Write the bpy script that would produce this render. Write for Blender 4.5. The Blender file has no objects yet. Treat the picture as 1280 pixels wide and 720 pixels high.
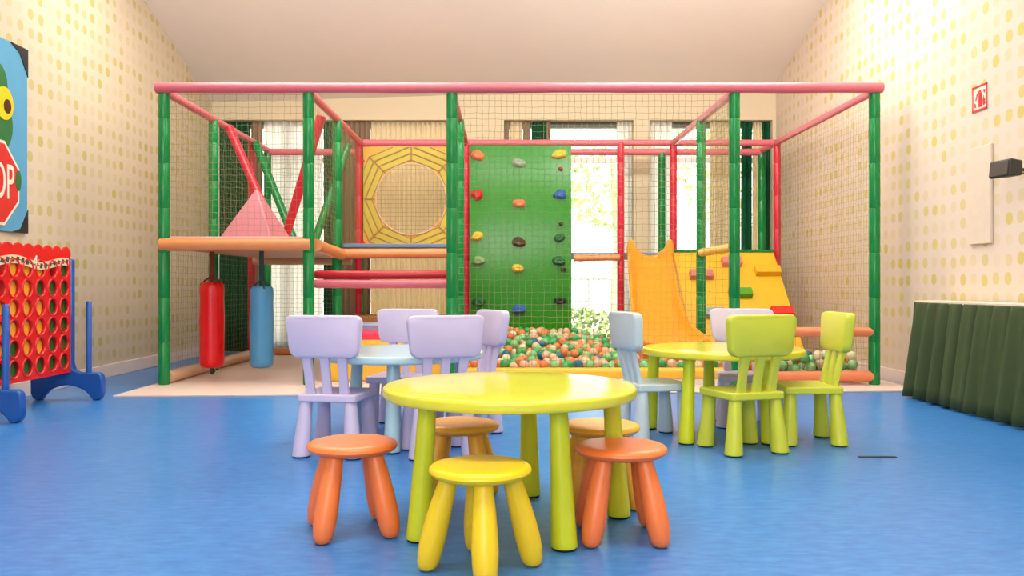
import bpy, math, random
from mathutils import Vector, Matrix

random.seed(7)
SC = bpy.context.scene
COL = SC.collection
PI = math.pi

# ------------------------------------------------------------------ camera numbers
CAM_H = 0.81
F = 1030.0
VX, VY = 630.0, 357.0
def PX(x, Y): return (x - VX) * Y / F              # photo column at depth Y -> X
def PZ(y, Y): return CAM_H - (y - VY) * Y / F      # photo row at depth Y -> height

# ------------------------------------------------------------------ materials
def lin(c):
    def f(v):
        v = v / 255.0
        return v / 12.92 if v <= 0.04045 else ((v + 0.055) / 1.055) ** 2.4
    return (f(c[0]), f(c[1]), f(c[2]), 1.0)

def new_mat(name):
    m = bpy.data.materials.new(name)
    m.use_nodes = True
    nt = m.node_tree
    b = nt.nodes['Principled BSDF']
    return m, nt, b

def mat(name, c, rough=0.45, spec=0.5, var=0.06, scale=14.0, bump=0.0, bscale=60.0, trans=0.0):
    """A surface colour with slight natural mottling, roughness variation and optional fine bump."""
    m, nt, b = new_mat(name)
    N, L = nt.nodes, nt.links
    tc = N.new('ShaderNodeTexCoord')
    no = N.new('ShaderNodeTexNoise'); no.inputs['Scale'].default_value = scale; no.inputs['Detail'].default_value = 3
    L.new(tc.outputs['Object'], no.inputs['Vector'])
    mx = N.new('ShaderNodeMix'); mx.data_type = 'RGBA'
    base = lin(c)
    mx.inputs['A'].default_value = tuple(max(0, v * (1 - var)) for v in base[:3]) + (1,)
    mx.inputs['B'].default_value = tuple(min(1, v * (1 + var)) for v in base[:3]) + (1,)
    L.new(no.outputs['Fac'], mx.inputs['Factor'])
    L.new(mx.outputs['Result'], b.inputs['Base Color'])
    b.inputs['Roughness'].default_value = rough
    b.inputs['Specular IOR Level'].default_value = spec
    if bump:
        n2 = N.new('ShaderNodeTexNoise'); n2.inputs['Scale'].default_value = bscale; n2.inputs['Detail'].default_value = 4
        L.new(tc.outputs['Object'], n2.inputs['Vector'])
        bp = N.new('ShaderNodeBump'); bp.inputs['Strength'].default_value = bump; bp.inputs['Distance'].default_value = 0.01
        L.new(n2.outputs['Fac'], bp.inputs['Height'])
        L.new(bp.outputs['Normal'], b.inputs['Normal'])
    if trans:
        out = [n for n in N if n.type == 'OUTPUT_MATERIAL'][0]
        tr = N.new('ShaderNodeBsdfTranslucent')
        L.new(mx.outputs['Result'], tr.inputs['Color'])
        ms = N.new('ShaderNodeMixShader'); ms.inputs['Fac'].default_value = trans
        L.new(b.outputs['BSDF'], ms.inputs[1]); L.new(tr.outputs['BSDF'], ms.inputs[2])
        L.new(ms.outputs['Shader'], out.inputs['Surface'])
    return m

M = {}
M['green'] = mat('green_vinyl', (0, 128, 58), 0.24, 0.45)
M['pink'] = mat('pink_vinyl', (212, 102, 113), 0.35)
M['red'] = mat('red_vinyl', (202, 24, 52), 0.35)
M['deep_red'] = mat('deep_red_vinyl', (196, 28, 34), 0.35)
M['terracotta'] = mat('orange_tan_vinyl', (226, 142, 84), 0.4)
M['salmon'] = mat('salmon_vinyl', (232, 136, 92), 0.4)
M['beige_pad'] = mat('beige_pad_vinyl', (222, 182, 142), 0.4)
M['yellow_pad'] = mat('yellow_vinyl', (238, 196, 62), 0.4)
M['ramp_yellow'] = mat('ramp_yellow_vinyl', (234, 178, 32), 0.45)
M['slide'] = mat('slide_orange_plastic', (244, 154, 28), 0.3)
M['deck'] = mat('deck_vinyl', (206, 150, 118), 0.5)
M['deck_blue'] = mat('deck_grey_blue_vinyl', (98, 122, 150), 0.5)
M['deck_pink'] = mat('deck_pink_vinyl', (224, 170, 165), 0.5)
M['pyramid'] = mat('pyramid_pink_vinyl', (200, 122, 132), 0.45)
M['wall_green'] = mat('climbing_board_green', (42, 132, 16), 0.2, 0.5, var=0.05, scale=3)
M['bag_red'] = mat('bag_red_vinyl', (226, 14, 18), 0.3, bump=0.15, bscale=14)
M['bag_blue'] = mat('bag_blue_vinyl', (74, 142, 186), 0.35, bump=0.15, bscale=14)
M['strap'] = mat('strap_webbing', (42, 70, 66), 0.8)
M['strap_red'] = mat('strap_red_webbing', (130, 40, 30), 0.8)
M['lime_top'] = mat('lime_plastic_top', (234, 222, 58), 0.15, 0.5)
M['lime'] = mat('lime_plastic', (214, 220, 30), 0.36)
M['lime_chair'] = mat('lime_chair_plastic', (206, 210, 58), 0.36)
M['lilac'] = mat('lilac_plastic', (208, 194, 222), 0.38)
M['ice'] = mat('pale_blue_plastic', (182, 214, 220), 0.18)
M['greyblue'] = mat('grey_blue_plastic', (196, 210, 212), 0.38)
M['orange'] = mat('orange_plastic', (255, 126, 62), 0.36)
M['yellow'] = mat('yellow_plastic', (255, 208, 26), 0.34)
M['amber'] = mat('amber_plastic', (244, 176, 52), 0.38)  # yellow stool plastic with the table's shade put into its colour
M['glide'] = mat('black_rubber', (22, 24, 22), 0.7)
M['black'] = mat('black_plastic', (30, 30, 32), 0.5)
M['dark_metal'] = mat('dark_window_rail', (86, 88, 72), 0.5)
M['white_frame'] = mat('white_painted_frame', (236, 232, 222), 0.45)
M['mat'] = mat('floor_mat_pinkish', (228, 204, 190), 0.55, var=0.05, scale=5)
M['plaster'] = mat('ceiling_plaster', (240, 233, 222), 0.9, 0.2, var=0.02, scale=3)
M['back_plaster'] = mat('back_wall_plaster', (222, 205, 172), 0.9, 0.2, var=0.03, scale=3)
M['skirting'] = mat('skirting_paint', (232, 214, 204), 0.6)
M['net'] = mat('net_cord', (146, 141, 98), 0.9, 0.2)
M['cord'] = mat('grey_cord', (150, 132, 112), 0.9, 0.2)
M['web_yellow'] = mat('web_canvas_gold', (218, 164, 60), 0.6)
M['web_band'] = mat('web_band_olive', (192, 174, 60), 0.6)
M['velvet'] = mat('dark_green_velvet', (66, 79, 45), 0.75, 0.3, var=0.15, scale=6)
M['tabletop'] = mat('buffet_top', (226, 214, 196), 0.4)
M['game_red'] = mat('game_red_plastic', (222, 20, 24), 0.32)
M['game_blue'] = mat('game_blue_plastic', (18, 84, 164), 0.36)
M['game_yellow'] = mat('game_yellow_plastic', (246, 170, 46), 0.35)
M['game_green'] = mat('game_green_plastic', (28, 96, 26), 0.35)
M['cream_label'] = mat('cream_label', (232, 204, 158), 0.6)
M['label_ink'] = mat('label_ink', (60, 66, 70), 0.6)
M['poster_blue'] = mat('poster_blue_paint', (84, 154, 190), 0.5, var=0.08, scale=6)
M['poster_green'] = mat('poster_green_paint', (38, 108, 52), 0.5, var=0.12, scale=8)
M['poster_yellow'] = mat('poster_yellow_paint', (250, 200, 14), 0.5)
M['poster_brown'] = mat('poster_brown_paint', (72, 34, 14), 0.4)
M['poster_red'] = mat('poster_red_paint', (206, 40, 34), 0.5)
M['poster_white'] = mat('poster_white_paint', (236, 226, 206), 0.5)
M['sign_white'] = mat('sign_white', (240, 222, 206), 0.5)
M['sign_red'] = mat('sign_red', (206, 40, 40), 0.5)
M['cover_box'] = mat('cover_box_cream', (221, 203, 182), 0.75)
M['speaker'] = mat('speaker_case', (52, 46, 40), 0.55)
M['speaker_front'] = mat('speaker_grille', (74, 66, 58), 0.7)
M['drape'] = mat('dark_green_drape', (14, 78, 48), 0.85, 0.2, var=0.15)
M['sheer'] = mat('cream_curtain', (240, 226, 196), 0.85, 0.2, trans=0.5)
M['white_sheer'] = mat('white_sheer_curtain', (248, 246, 240), 0.85, 0.2, var=0.02, trans=0.7)
M['brown_drape'] = mat('taupe_curtain', (166, 140, 112), 0.85, 0.2, trans=0.25)
M['stone'] = mat('pale_terrace_stone', (226, 222, 212), 0.85, 0.2, var=0.1, scale=2)
M['leafage'] = mat('tree_leaves', (160, 184, 110), 0.7, 0.3, var=0.3, scale=3)
M['bush'] = mat('bush_leaves', (150, 168, 116), 0.7, 0.3, var=0.35, scale=5)
M['bark'] = mat('tree_bark', (176, 160, 140), 0.9, 0.2, var=0.3, scale=6, bump=0.6)
M['rail_metal'] = mat('grey_rail_metal', (150, 152, 146), 0.5)
M['roller_red'] = mat('roller_red_vinyl', (184, 24, 30), 0.3)
M['step_brown'] = mat('foam_brown_vinyl', (150, 92, 32), 0.5)
M['step_grey'] = mat('foam_grey_blue_vinyl', (150, 164, 190), 0.5)
M['step_pink'] = mat('foam_hot_pink_vinyl', (238, 52, 96), 0.5)
M['step_yellow'] = mat('foam_gold_vinyl', (240, 186, 54), 0.5)
M['block_pink'] = mat('block_pink_vinyl', (204, 118, 112), 0.5)
M['block_green'] = mat('block_green_vinyl', (76, 152, 26), 0.5)
M['block_red'] = mat('block_red_vinyl', (216, 34, 28), 0.5)
M['block_teal'] = mat('block_grey_teal_vinyl', (134, 160, 150), 0.5)

def glass_mat():
    m, nt, b = new_mat('window_glass')
    N, L = nt.nodes, nt.links
    out = [n for n in N if n.type == 'OUTPUT_MATERIAL'][0]
    tr = N.new('ShaderNodeBsdfTransparent'); tr.inputs['Color'].default_value = (0.97, 0.985, 0.98, 1)
    gl = N.new('ShaderNodeBsdfGlossy'); gl.inputs['Roughness'].default_value = 0.03
    fr = N.new('ShaderNodeFresnel'); fr.inputs['IOR'].default_value = 1.45
    ms = N.new('ShaderNodeMixShader')
    L.new(fr.outputs['Fac'], ms.inputs['Fac'])
    L.new(tr.outputs['BSDF'], ms.inputs[1]); L.new(gl.outputs['BSDF'], ms.inputs[2])
    L.new(ms.outputs['Shader'], out.inputs['Surface'])
    return m
M['glass'] = glass_mat()

def dotted_wall_mat(name, base, dot, pitch=0.131):
    """Cream wallpaper with rows of tall oval dots, each printed at its own strength."""
    m, nt, b = new_mat(name)
    N, L = nt.nodes, nt.links
    geo = N.new('ShaderNodeNewGeometry')
    sep = N.new('ShaderNodeSeparateXYZ'); L.new(geo.outputs['Position'], sep.inputs[0])
    def math_node(op, a, bv=None):
        n = N.new('ShaderNodeMath'); n.operation = op
        for i, v in enumerate((a, bv)):
            if v is None: continue
            if isinstance(v, (int, float)): n.inputs[i].default_value = v
            else: L.new(v, n.inputs[i])
        return n.outputs[0]
    u = math_node('DIVIDE', sep.outputs['Y'], pitch)
    v = math_node('DIVIDE', sep.outputs['Z'], pitch)
    iu, iv = math_node('FLOOR', u), math_node('FLOOR', v)
    cb = N.new('ShaderNodeCombineXYZ'); L.new(iu, cb.inputs[0]); L.new(iv, cb.inputs[1])
    wn = N.new('ShaderNodeTexWhiteNoise'); wn.noise_dimensions = '3D'; L.new(cb.outputs[0], wn.inputs['Vector'])
    sc = N.new('ShaderNodeSeparateColor'); L.new(wn.outputs['Color'], sc.inputs[0])
    fu = math_node('SUBTRACT', math_node('FRACT', u), 0.5)
    fv = math_node('SUBTRACT', math_node('FRACT', v), 0.5)
    # little jitter of each dot
    fu = math_node('ADD', fu, math_node('MULTIPLY', math_node('SUBTRACT', sc.outputs[1], 0.5), 0.14))
    fv = math_node('ADD', fv, math_node('MULTIPLY', math_node('SUBTRACT', sc.outputs[2], 0.5), 0.14))
    du = math_node('DIVIDE', fu, 0.28); dv = math_node('DIVIDE', fv, 0.31)
    r = math_node('SQRT', math_node('ADD', math_node('POWER', math_node('ABSOLUTE', du), 2.3), math_node('POWER', math_node('ABSOLUTE', dv), 2.3)))
    mr = N.new('ShaderNodeMapRange'); mr.inputs['From Min'].default_value = 0.92; mr.inputs['From Max'].default_value = 1.08
    mr.inputs['To Min'].default_value = 1; mr.inputs['To Max'].default_value = 0
    L.new(r, mr.inputs['Value'])
    st = N.new('ShaderNodeMapRange'); st.inputs['To Min'].default_value = 0.16; st.inputs['To Max'].default_value = 0.95
    L.new(math_node('POWER', sc.outputs[0], 1.3), st.inputs['Value'])
    fac = math_node('MULTIPLY', mr.outputs[0], st.outputs[0])
    mx = N.new('ShaderNodeMix'); mx.data_type = 'RGBA'
    mx.inputs['A'].default_value = lin(base); mx.inputs['B'].default_value = lin(dot)
    L.new(fac, mx.inputs['Factor'])
    L.new(mx.outputs['Result'], b.inputs['Base Color'])
    b.inputs['Roughness'].default_value = 0.75
    b.inputs['Specular IOR Level'].default_value = 0.25
    return m
M['paper_left'] = dotted_wall_mat('dotted_wallpaper_left', (206, 191, 166), (186, 170, 98))  # darker copy of the right paper, dimmer light put into its colour
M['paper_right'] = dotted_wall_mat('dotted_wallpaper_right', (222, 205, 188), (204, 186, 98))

def floor_mat():
    m, nt, b = new_mat('blue_linoleum')
    N, L = nt.nodes, nt.links
    tc = N.new('ShaderNodeTexCoord')
    mp = N.new('ShaderNodeMapping'); mp.inputs['Scale'].default_value = (2.2, 7.0, 1)
    L.new(tc.outputs['Object'], mp.inputs['Vector'])
    n1 = N.new('ShaderNodeTexNoise'); n1.inputs['Scale'].default_value = 5; n1.inputs['Detail'].default_value = 8; n1.inputs['Roughness'].default_value = 0.7
    L.new(mp.outputs[0], n1.inputs['Vector'])
    cr = N.new('ShaderNodeValToRGB')
    cr.color_ramp.elements[0].position = 0.34; cr.color_ramp.elements[0].color = lin((48, 112, 184))
    cr.color_ramp.elements[1].position = 0.68; cr.color_ramp.elements[1].color = lin((72, 142, 208))
    e = cr.color_ramp.elements.new(0.52); e.color = lin((60, 128, 198))
    L.new(n1.outputs['Fac'], cr.inputs['Fac'])
    L.new(cr.outputs['Color'], b.inputs['Base Color'])
    n2 = N.new('ShaderNodeTexNoise'); n2.inputs['Scale'].default_value = 3; n2.inputs['Detail'].default_value = 6
    L.new(tc.outputs['Object'], n2.inputs['Vector'])
    mr = N.new('ShaderNodeMapRange'); mr.inputs['To Min'].default_value = 0.25; mr.inputs['To Max'].default_value = 0.36
    L.new(n2.outputs['Fac'], mr.inputs['Value']); L.new(mr.outputs[0], b.inputs['Roughness'])
    b.inputs['Specular IOR Level'].default_value = 0.36
    bp = N.new('ShaderNodeBump'); bp.inputs['Strength'].default_value = 0.05; bp.inputs['Distance'].default_value = 0.002
    L.new(n1.outputs['Fac'], bp.inputs['Height']); L.new(bp.outputs['Normal'], b.inputs['Normal'])
    return m
M['floor'] = floor_mat()

# ------------------------------------------------------------------ mesh builder
class MB:
    def __init__(s): s.v = []; s.f = []; s.smooth = []
    def add(s, verts, faces, smooth=True):
        b = len(s.v)
        s.v.extend([tuple(p) for p in verts])
        for f in faces:
            s.f.append(tuple(b + i for i in f)); s.smooth.append(smooth)
        return s
    def box(s, x0, x1, y0, y1, z0, z1):
        v = [(x, y, z) for z in (z0, z1) for y in (y0, y1) for x in (x0, x1)]
        return s.add(v, [(0, 2, 3, 1), (4, 5, 7, 6), (0, 1, 5, 4), (2, 6, 7, 3), (0, 4, 6, 2), (1, 3, 7, 5)], False)
    def rings(s, rings, cap=True, close=False):
        """Skin a list of equal-length vertex loops."""
        n = len(rings[0]); v = [p for r in rings for p in r]; f = []
        for i in range(len(rings) - 1):
            for j in range(n):
                a, b2 = i * n + j, i * n + (j + 1) % n
                f.append((a, b2, b2 + n, a + n))
        if cap:
            f.append(tuple(reversed(range(n)))); f.append(tuple(range((len(rings) - 1) * n, len(rings) * n)))
        return s.add(v, f)
    def lathe(s, prof, seg=32, cx=0, cy=0, top=None, cap=True):
        """prof: (radius, z) from bottom up; top=(dx,dy) shears the axis so that a leg can splay over a flat foot."""
        z0, z1 = prof[0][1], prof[-1][1]
        rs = []
        for r, z in prof:
            t = (z - z0) / (z1 - z0) if z1 != z0 else 0
            ox, oy = (cx + top[0] * t, cy + top[1] * t) if top else (cx, cy)
            rs.append([(ox + r * math.cos(2 * PI * k / seg), oy + r * math.sin(2 * PI * k / seg), z) for k in range(seg)])
        return s.rings(rs, cap)
    def tube(s, pts, rad, seg=10, cap=True):
        pts = [Vector(p) for p in pts]; n = len(pts)
        rad = rad if isinstance(rad, (list, tuple)) else [rad] * n
        t0 = (pts[1] - pts[0]).normalized()
        up = Vector((0, 0, 1)) if abs(t0.z) < 0.9 else Vector((1, 0, 0))
        u = t0.cross(up).normalized(); rs = []
        for i, p in enumerate(pts):
            t = (pts[min(i + 1, n - 1)] - pts[max(i - 1, 0)]).normalized()
            u = (u - t * u.dot(t)).normalized(); w = t.cross(u)
            rs.append([p + (u * math.cos(2 * PI * k / seg) + w * math.sin(2 * PI * k / seg)) * rad[i] for k in range(seg)])
        return s.rings(rs, cap)
    def prism(s, poly, axis, a, b, smooth=False):
        """Extrude a 2-D polygon between a and b along an axis ('x': poly is (y,z); 'y': (x,z); 'z': (x,y))."""
        mk = {'x': lambda p, t: (t, p[0], p[1]), 'y': lambda p, t: (p[0], t, p[1]), 'z': lambda p, t: (p[0], p[1], t)}[axis]
        n = len(poly)
        v = [mk(p, a) for p in poly] + [mk(p, b) for p in poly]
        f = [tuple(range(n)), tuple(reversed(range(n, 2 * n)))]
        f += [(i + n, (i + 1) % n + n, (i + 1) % n, i) for i in range(n)]
        return s.add(v, f, smooth)
    def mesh(s, name, fix=True):
        me = bpy.data.meshes.new(name)
        me.from_pydata(s.v, [], s.f); me.validate()
        me.polygons.foreach_set('use_smooth', s.smooth[:len(me.polygons)] if len(me.polygons) == len(s.smooth) else [True] * len(me.polygons))
        if fix:
            import bmesh
            bm = bmesh.new(); bm.from_mesh(me); bmesh.ops.recalc_face_normals(bm, faces=bm.faces); bm.to_mesh(me); bm.free()
        me.update()
        return me
    def obj(s, name, m, parent=None, bevel=0, sub=0, seg=3, label=None, loc=None, edge=True):
        me = s.mesh(name); me.materials.append(M[m] if isinstance(m, str) else m)
        o = bpy.data.objects.new(name, me); COL.objects.link(o)
        if parent: o.parent = parent
        if loc: o.location = loc
        if bevel:
            md = o.modifiers.new('b', 'BEVEL'); md.width = bevel; md.segments = seg; md.limit_method = 'ANGLE'; md.angle_limit = math.radians(40)
            for p in me.polygons: p.use_smooth = True
        if sub:
            md = o.modifiers.new('s', 'SUBSURF'); md.levels = sub; md.render_levels = sub
        if edge:
            sharp_by_angle(me, 40 if not bevel else 30)
        if label: o['label'] = label
        return o

def sharp_by_angle(me, deg):
    try:
        me.set_sharp_from_angle(angle=math.radians(deg))
    except Exception:
        pass

def tag(o, label, cat, group=None, kind=None):
    o['label'] = label; o['category'] = cat
    if group: o['group'] = group
    if kind: o['kind'] = kind
    return o
def thing(name, label, cat, loc=(0, 0, 0), rz=0, group=None):
    o = bpy.data.objects.new(name, None); COL.objects.link(o)
    o.location = loc; o.rotation_euler = (0, 0, rz); o.empty_display_size = 0.1
    return tag(o, label, cat, group)
def struct(o, label=None):
    o['kind'] = 'structure'
    if label: o['label'] = label
    return o
def dup(root, loc, rz, label, group=None, mats=None):
    r = root.copy(); COL.objects.link(r); r.location = loc; r.rotation_euler = (0, 0, rz); r['label'] = label
    if group: r['group'] = group
    for ch in list(root.children):
        c = ch.copy(); COL.objects.link(c); c.parent = r
        if mats and c.data:
            c.data = mats(c.data)
        for g in ch.children:
            d = g.copy(); COL.objects.link(d); d.parent = c
    return r
_recol = {}
def recolour(m):
    """Mesh copies in another plastic colour; the black glides keep theirs."""
    def f(me):
        key = (me.name, m)
        if key not in _recol:
            n = me.copy(); n.name = me.name.split('.')[0]
            n.materials.clear(); n.materials.append(M[m]); _recol[key] = n
        return _recol[key]
    return f
def text_mesh(body, size, depth=0.002):
    cu = bpy.data.curves.new('lettering', 'FONT'); cu.body = body; cu.size = size; cu.extrude = depth
    cu.align_x = 'CENTER'; cu.align_y = 'CENTER'
    t = bpy.data.objects.new('lettering', cu); COL.objects.link(t)
    dg = bpy.context.evaluated_depsgraph_get()
    me = bpy.data.meshes.new_from_object(t.evaluated_get(dg))
    COL.objects.unlink(t); bpy.data.objects.remove(t)
    return me

# ------------------------------------------------------------------ room shell
XL, XR, YB, YF = -3.50, 3.25, 9.85, -4.0
RIDGE = 3.0
def ceil_h(x, y):
    h = 3.0 + (x - XL) / (XR - XL) * 0.2
    yy = y if y >= RIDGE else 2 * RIDGE - y
    return h + 0.32 * (YB - yy)

o = MB().box(XL - 0.2, XR + 0.2, YF - 0.2, YB + 0.28, -0.12, 0).obj('floor', 'floor'); struct(o, 'mottled blue linoleum floor')

def side_wall(name, x_in, x_out, m):
    ys = [YF - 0.2, RIDGE, YB + 0.25]
    poly = [(ys[0], 0), (ys[2], 0), (ys[2], ceil_h(x_in, ys[2]) + 0.02), (RIDGE, ceil_h(x_in, RIDGE) + 0.02), (ys[0], ceil_h(x_in, ys[0]) + 0.02)]
    return struct(MB().prism(poly, 'x', x_in, x_out).obj(name, m))
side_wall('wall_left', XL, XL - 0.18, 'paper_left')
side_wall('wall_right', XR, XR + 0.18, 'paper_right')
o = MB().box(XL - 0.18, XR + 0.18, YF - 0.2, YF, 0, 4.0).obj('wall_front', 'plaster'); struct(o)

b = MB()
for ya, yb in ((YF - 0.2, RIDGE), (RIDGE, YB + 0.30)):
    v = []
    for dz in (0, 0.15):
        for x, y in ((XL - 0.2, ya), (XR + 0.2, ya), (XR + 0.2, yb), (XL - 0.2, yb)):
            v.append((x, y, ceil_h(x, y) + dz))
    b.add(v, [(0, 1, 2, 3), (7, 6, 5, 4), (0, 4, 5, 1), (1, 5, 6, 2), (2, 6, 7, 3), (3, 7, 4, 0)], False)
struct(b.obj('ceiling', 'plaster'))

# back wall with three glazed openings
OP = [(-3.47, -0.62), (0.0, 1.55), (1.74, 3.21)]
LINT = 2.79
b = MB()
edges = [XL - 0.18] + [e for op in OP for e in op] + [XR + 0.18]
for i in range(0, len(edges), 2):
    b.box(edges[i], edges[i + 1], YB, YB + 0.25, 0, LINT)
v = []
for y in (YB, YB + 0.25):
    v += [(XL - 0.18, y, LINT), (XR + 0.18, y, LINT), (XR + 0.18, y, ceil_h(XR, y) + 0.02), (XL - 0.18, y, ceil_h(XL, y) + 0.02)]
b.add(v, [(0, 1, 2, 3), (7, 6, 5, 4), (0, 4, 5, 1), (1, 5, 6, 2), (2, 6, 7, 3), (3, 7, 4, 0)], False)
struct(b.obj('wall_back', 'back_plaster'))

for nm, x0, x1 in (('baseboard_left', XL, XL + 0.018), ('baseboard_right', XR - 0.018, XR)):
    struct(MB().box(x0, x1, YF, YB, 0, 0.115).obj(nm, 'skirting', bevel=0.005))

def window(n, x0, x1, mull):
    """A floor-length glazed screen: white stiles, dark head rail, transom and panes."""
    y0, y1 = YB + 0.14, YB + 0.21
    fr = MB()
    fr.box(x0, x0 + 0.05, y0, y1, 0, LINT); fr.box(x1 - 0.05, x1, y0, y1, 0, LINT)
    fr.box(x0 + 0.05, x1 - 0.05, y0, y1, 0, 0.09)
    for mx in mull: fr.box(mx - 0.035, mx + 0.035, y0, y1, 0.09, LINT - 0.07)
    es = [x0 + 0.05] + list(mull) + [x1 - 0.05]
    for i in range(len(es) - 1):
        a, c = es[i] + (0.035 if i else 0), es[i + 1] - (0.035 if i < len(es) - 2 else 0)
        fr.box(a, c, y0, y1, 2.30, 2.36)
    w = fr.obj('window_%d' % n, 'white_frame', bevel=0.006); struct(w, 'white framed floor-length window')
    MB().box(x0 + 0.05, x1 - 0.05, y0 - 0.01, y1, LINT - 0.07, LINT).obj('head_rail', 'dark_metal', w, label='dark head rail')
    for i in range(len(es) - 1):
        a, c = es[i] + (0.035 if i else 0), es[i + 1] - (0.035 if i < len(es) - 2 else 0)
        for za, zb in ((0.09, 2.30), (2.36, LINT - 0.07)):
            MB().box(a, c, y0 + 0.03, y0 + 0.036, za, zb).obj('pane', 'glass', w)
    return w
window(1, OP[0][0], OP[0][1], (-2.62, -1.75))
window(2, OP[1][0], OP[1][1], (0.5,))
window(3, OP[2][0], OP[2][1], (2.62,))

# curtains hanging in the window recesses
def curtain(x0, x1, m, label, cat='curtain', z0=0.02, z1=2.78, y=9.925, fold=0.06, amp=0.022, group=None):
    n = max(10, int((x1 - x0) / fold * 10)); b = MB(); cols = []
    ph = random.random() * 6
    zs = [z0, z0 + 0.5, (z0 + z1) / 2, z1 - 0.4, z1 - 0.06, z1]
    rows = []
    for z in zs:
        k = 1.0 if z < z1 - 0.2 else 0.6
        rows.append([(x0 + (x1 - x0) * i / n, y + k * amp * math.sin(ph + 2 * PI * i * (x1 - x0) / n / fold + 0.5 * math.sin(z * 1.3)) + 0.006 * math.sin(9 * i / n + z), z) for i in range(n + 1)])
    v = [p for r in rows for p in r]; f = []
    for r in range(len(rows) - 1):
        for i in range(n):
            a = r * (n + 1) + i; f.append((a, a + 1, a + n + 2, a + n + 1))
    b.add(v, f)
    o = b.obj('curtain', m, edge=False)
    md = o.modifiers.new('t', 'SOLIDIFY'); md.thickness = 0.004
    return tag(o, label, cat, group)
curtain(-3.43, -3.052, 'drape', 'dark green drape in the corner of the window beside the left dotted wall')
curtain(-3.05, -2.90, 'brown_drape', 'narrow taupe curtain between the corner drape and bright window glass')
curtain(-2.17, -2.05, 'drape', 'narrow dark green drape seen just behind the second-row green post')
curtain(-2.895, -2.19, 'white_sheer', 'thin white sheer curtain over the bright window behind the pyramid', fold=0.09)
curtain(1.36, 1.54, 'white_sheer', 'white sheer gathered at the right edge of the middle window', fold=0.05)
curtain(1.76, 2.02, 'white_sheer', 'white sheer gathered at the left edge of the window behind the ramp', fold=0.07)
curtain(-2.00, -1.602, 'brown_drape', 'gathered taupe curtain left of the gold web panel')
curtain(-1.60, -0.64, 'sheer', 'wide cream curtain behind the round hole of the web panel')
curtain(0.01, 0.06, 'brown_drape', 'thin taupe curtain edge beside the wall pier above the climbing wall', fold=0.05)
curtain(0.07, 0.22, 'sheer', 'cream curtain strip above the middle of the green climbing wall')
curtain(0.228, 0.315, 'brown_drape', 'taupe curtain strip left of the dark drape above the climbing wall')
curtain(0.33, 0.50, 'drape', 'dark green drape above the right half of the climbing wall')
curtain(0.505, 0.56, 'brown_drape', 'thin taupe curtain touching the clear window glass', fold=0.05)
curtain(2.48, 2.84, 'sheer', 'cream curtain behind the yellow ramp next to the dark drape')
curtain(2.86, 2.99, 'drape', 'dark green drape behind the ramp, left of the rear green post')
curtain(3.00, 3.10, 'sheer', 'narrow cream curtain close to the right rear room corner', fold=0.04)
curtain(3.11, 3.20, 'drape', 'slim dark green drape tight in the right rear corner')

# ------------------------------------------------------------------ outdoors
o = MB().box(-14, 18, YB + 0.26, 34, -0.3, -0.02).obj('ground_outside', 'stone'); struct(o, 'pale sunlit terrace outside the windows')
def tree(x, y, h, r, label, crown=(0, 0)):
    t = thing('tree', label, 'tree', (x, y, -0.02), group=None)
    MB().tube([(0, 0, 0), (0.05, 0, h * 0.35), (-0.04, 0.05, h * 0.7)], [0.13, 0.1, 0.06], 9).obj('trunk', 'bark', t)
    rnd = random.Random(int(x * 100 + y)); b = MB()
    for k in range(900):
        a = rnd.uniform(0, 2 * PI); zz = rnd.uniform(-1, 1); rr = (1 - zz * zz) ** 0.5 * rnd.uniform(0.35, 1) ** 0.6
        c = Vector((crown[0] + r * rr * math.cos(a), crown[1] + r * rr * math.sin(a), h * 0.72 + zz * h * 0.3))
        d1 = Vector((rnd.uniform(-1, 1), rnd.uniform(-1, 1), rnd.uniform(-1, 1))).normalized() * 0.09
        d2 = d1.cross(Vector((rnd.uniform(-1, 1), rnd.uniform(-1, 1), 1))).normalized() * 0.05
        b.add([c - d1, c + d2, c + d1, c - d2], [(0, 1, 2, 3)], False)
    b.obj('foliage', 'leafage', t, edge=False)
tree(2.1, 15.5, 4.6, 1.5, 'leafy pale green tree outside the middle window')
tree(5.6, 19.0, 5.0, 1.7, 'green tree outside the window behind the ramp')
def bush(x, y, r, h, label):
    rnd = random.Random(int(x * 77 + y * 3)); b = MB()
    for k in range(420):
        a = rnd.uniform(0, 2 * PI); zz = rnd.uniform(0, 1); rr = (1 - zz * zz) ** 0.5 * rnd.uniform(0.6, 1)
        c = Vector((r * rr * math.cos(a), r * 0.6 * rr * math.sin(a), zz * h + 0.03))
        d1 = Vector((rnd.uniform(-1, 1), rnd.uniform(-1, 1), rnd.uniform(0, 1))).normalized() * 0.08
        d2 = d1.cross(Vector((rnd.uniform(-1, 1), rnd.uniform(-1, 1), 1))).normalized() * 0.04
        b.add([c - d1, c + d2, c + d1, c - d2], [(0, 1, 2, 3)], False)
    tag(b.obj('bush', 'bush', loc=(x, y, -0.02), edge=False), label, 'bush')
bush(1.25, 13.0, 0.7, 0.42, 'low bush outside between climbing wall and slide')
bush(2.9, 13.7, 0.8, 0.9, 'taller bush outside behind the slide')
t = thing('garden_railing', 'grey tubular railing along the outer edge of the terrace', 'railing', (0, 14.6, -0.02))
for z in (0.55, 0.95):
    MB().tube([(-4.5, 0, z), (6, 0, z)], 0.02, 8).obj('bar', 'rail_metal', t)
for i in range(8):
    MB().tube([(-4.5 + 1.5 * i, 0, 0), (-4.5 + 1.5 * i, 0, 0.97)], 0.022, 8).obj('upright', 'rail_metal', t)

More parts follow.
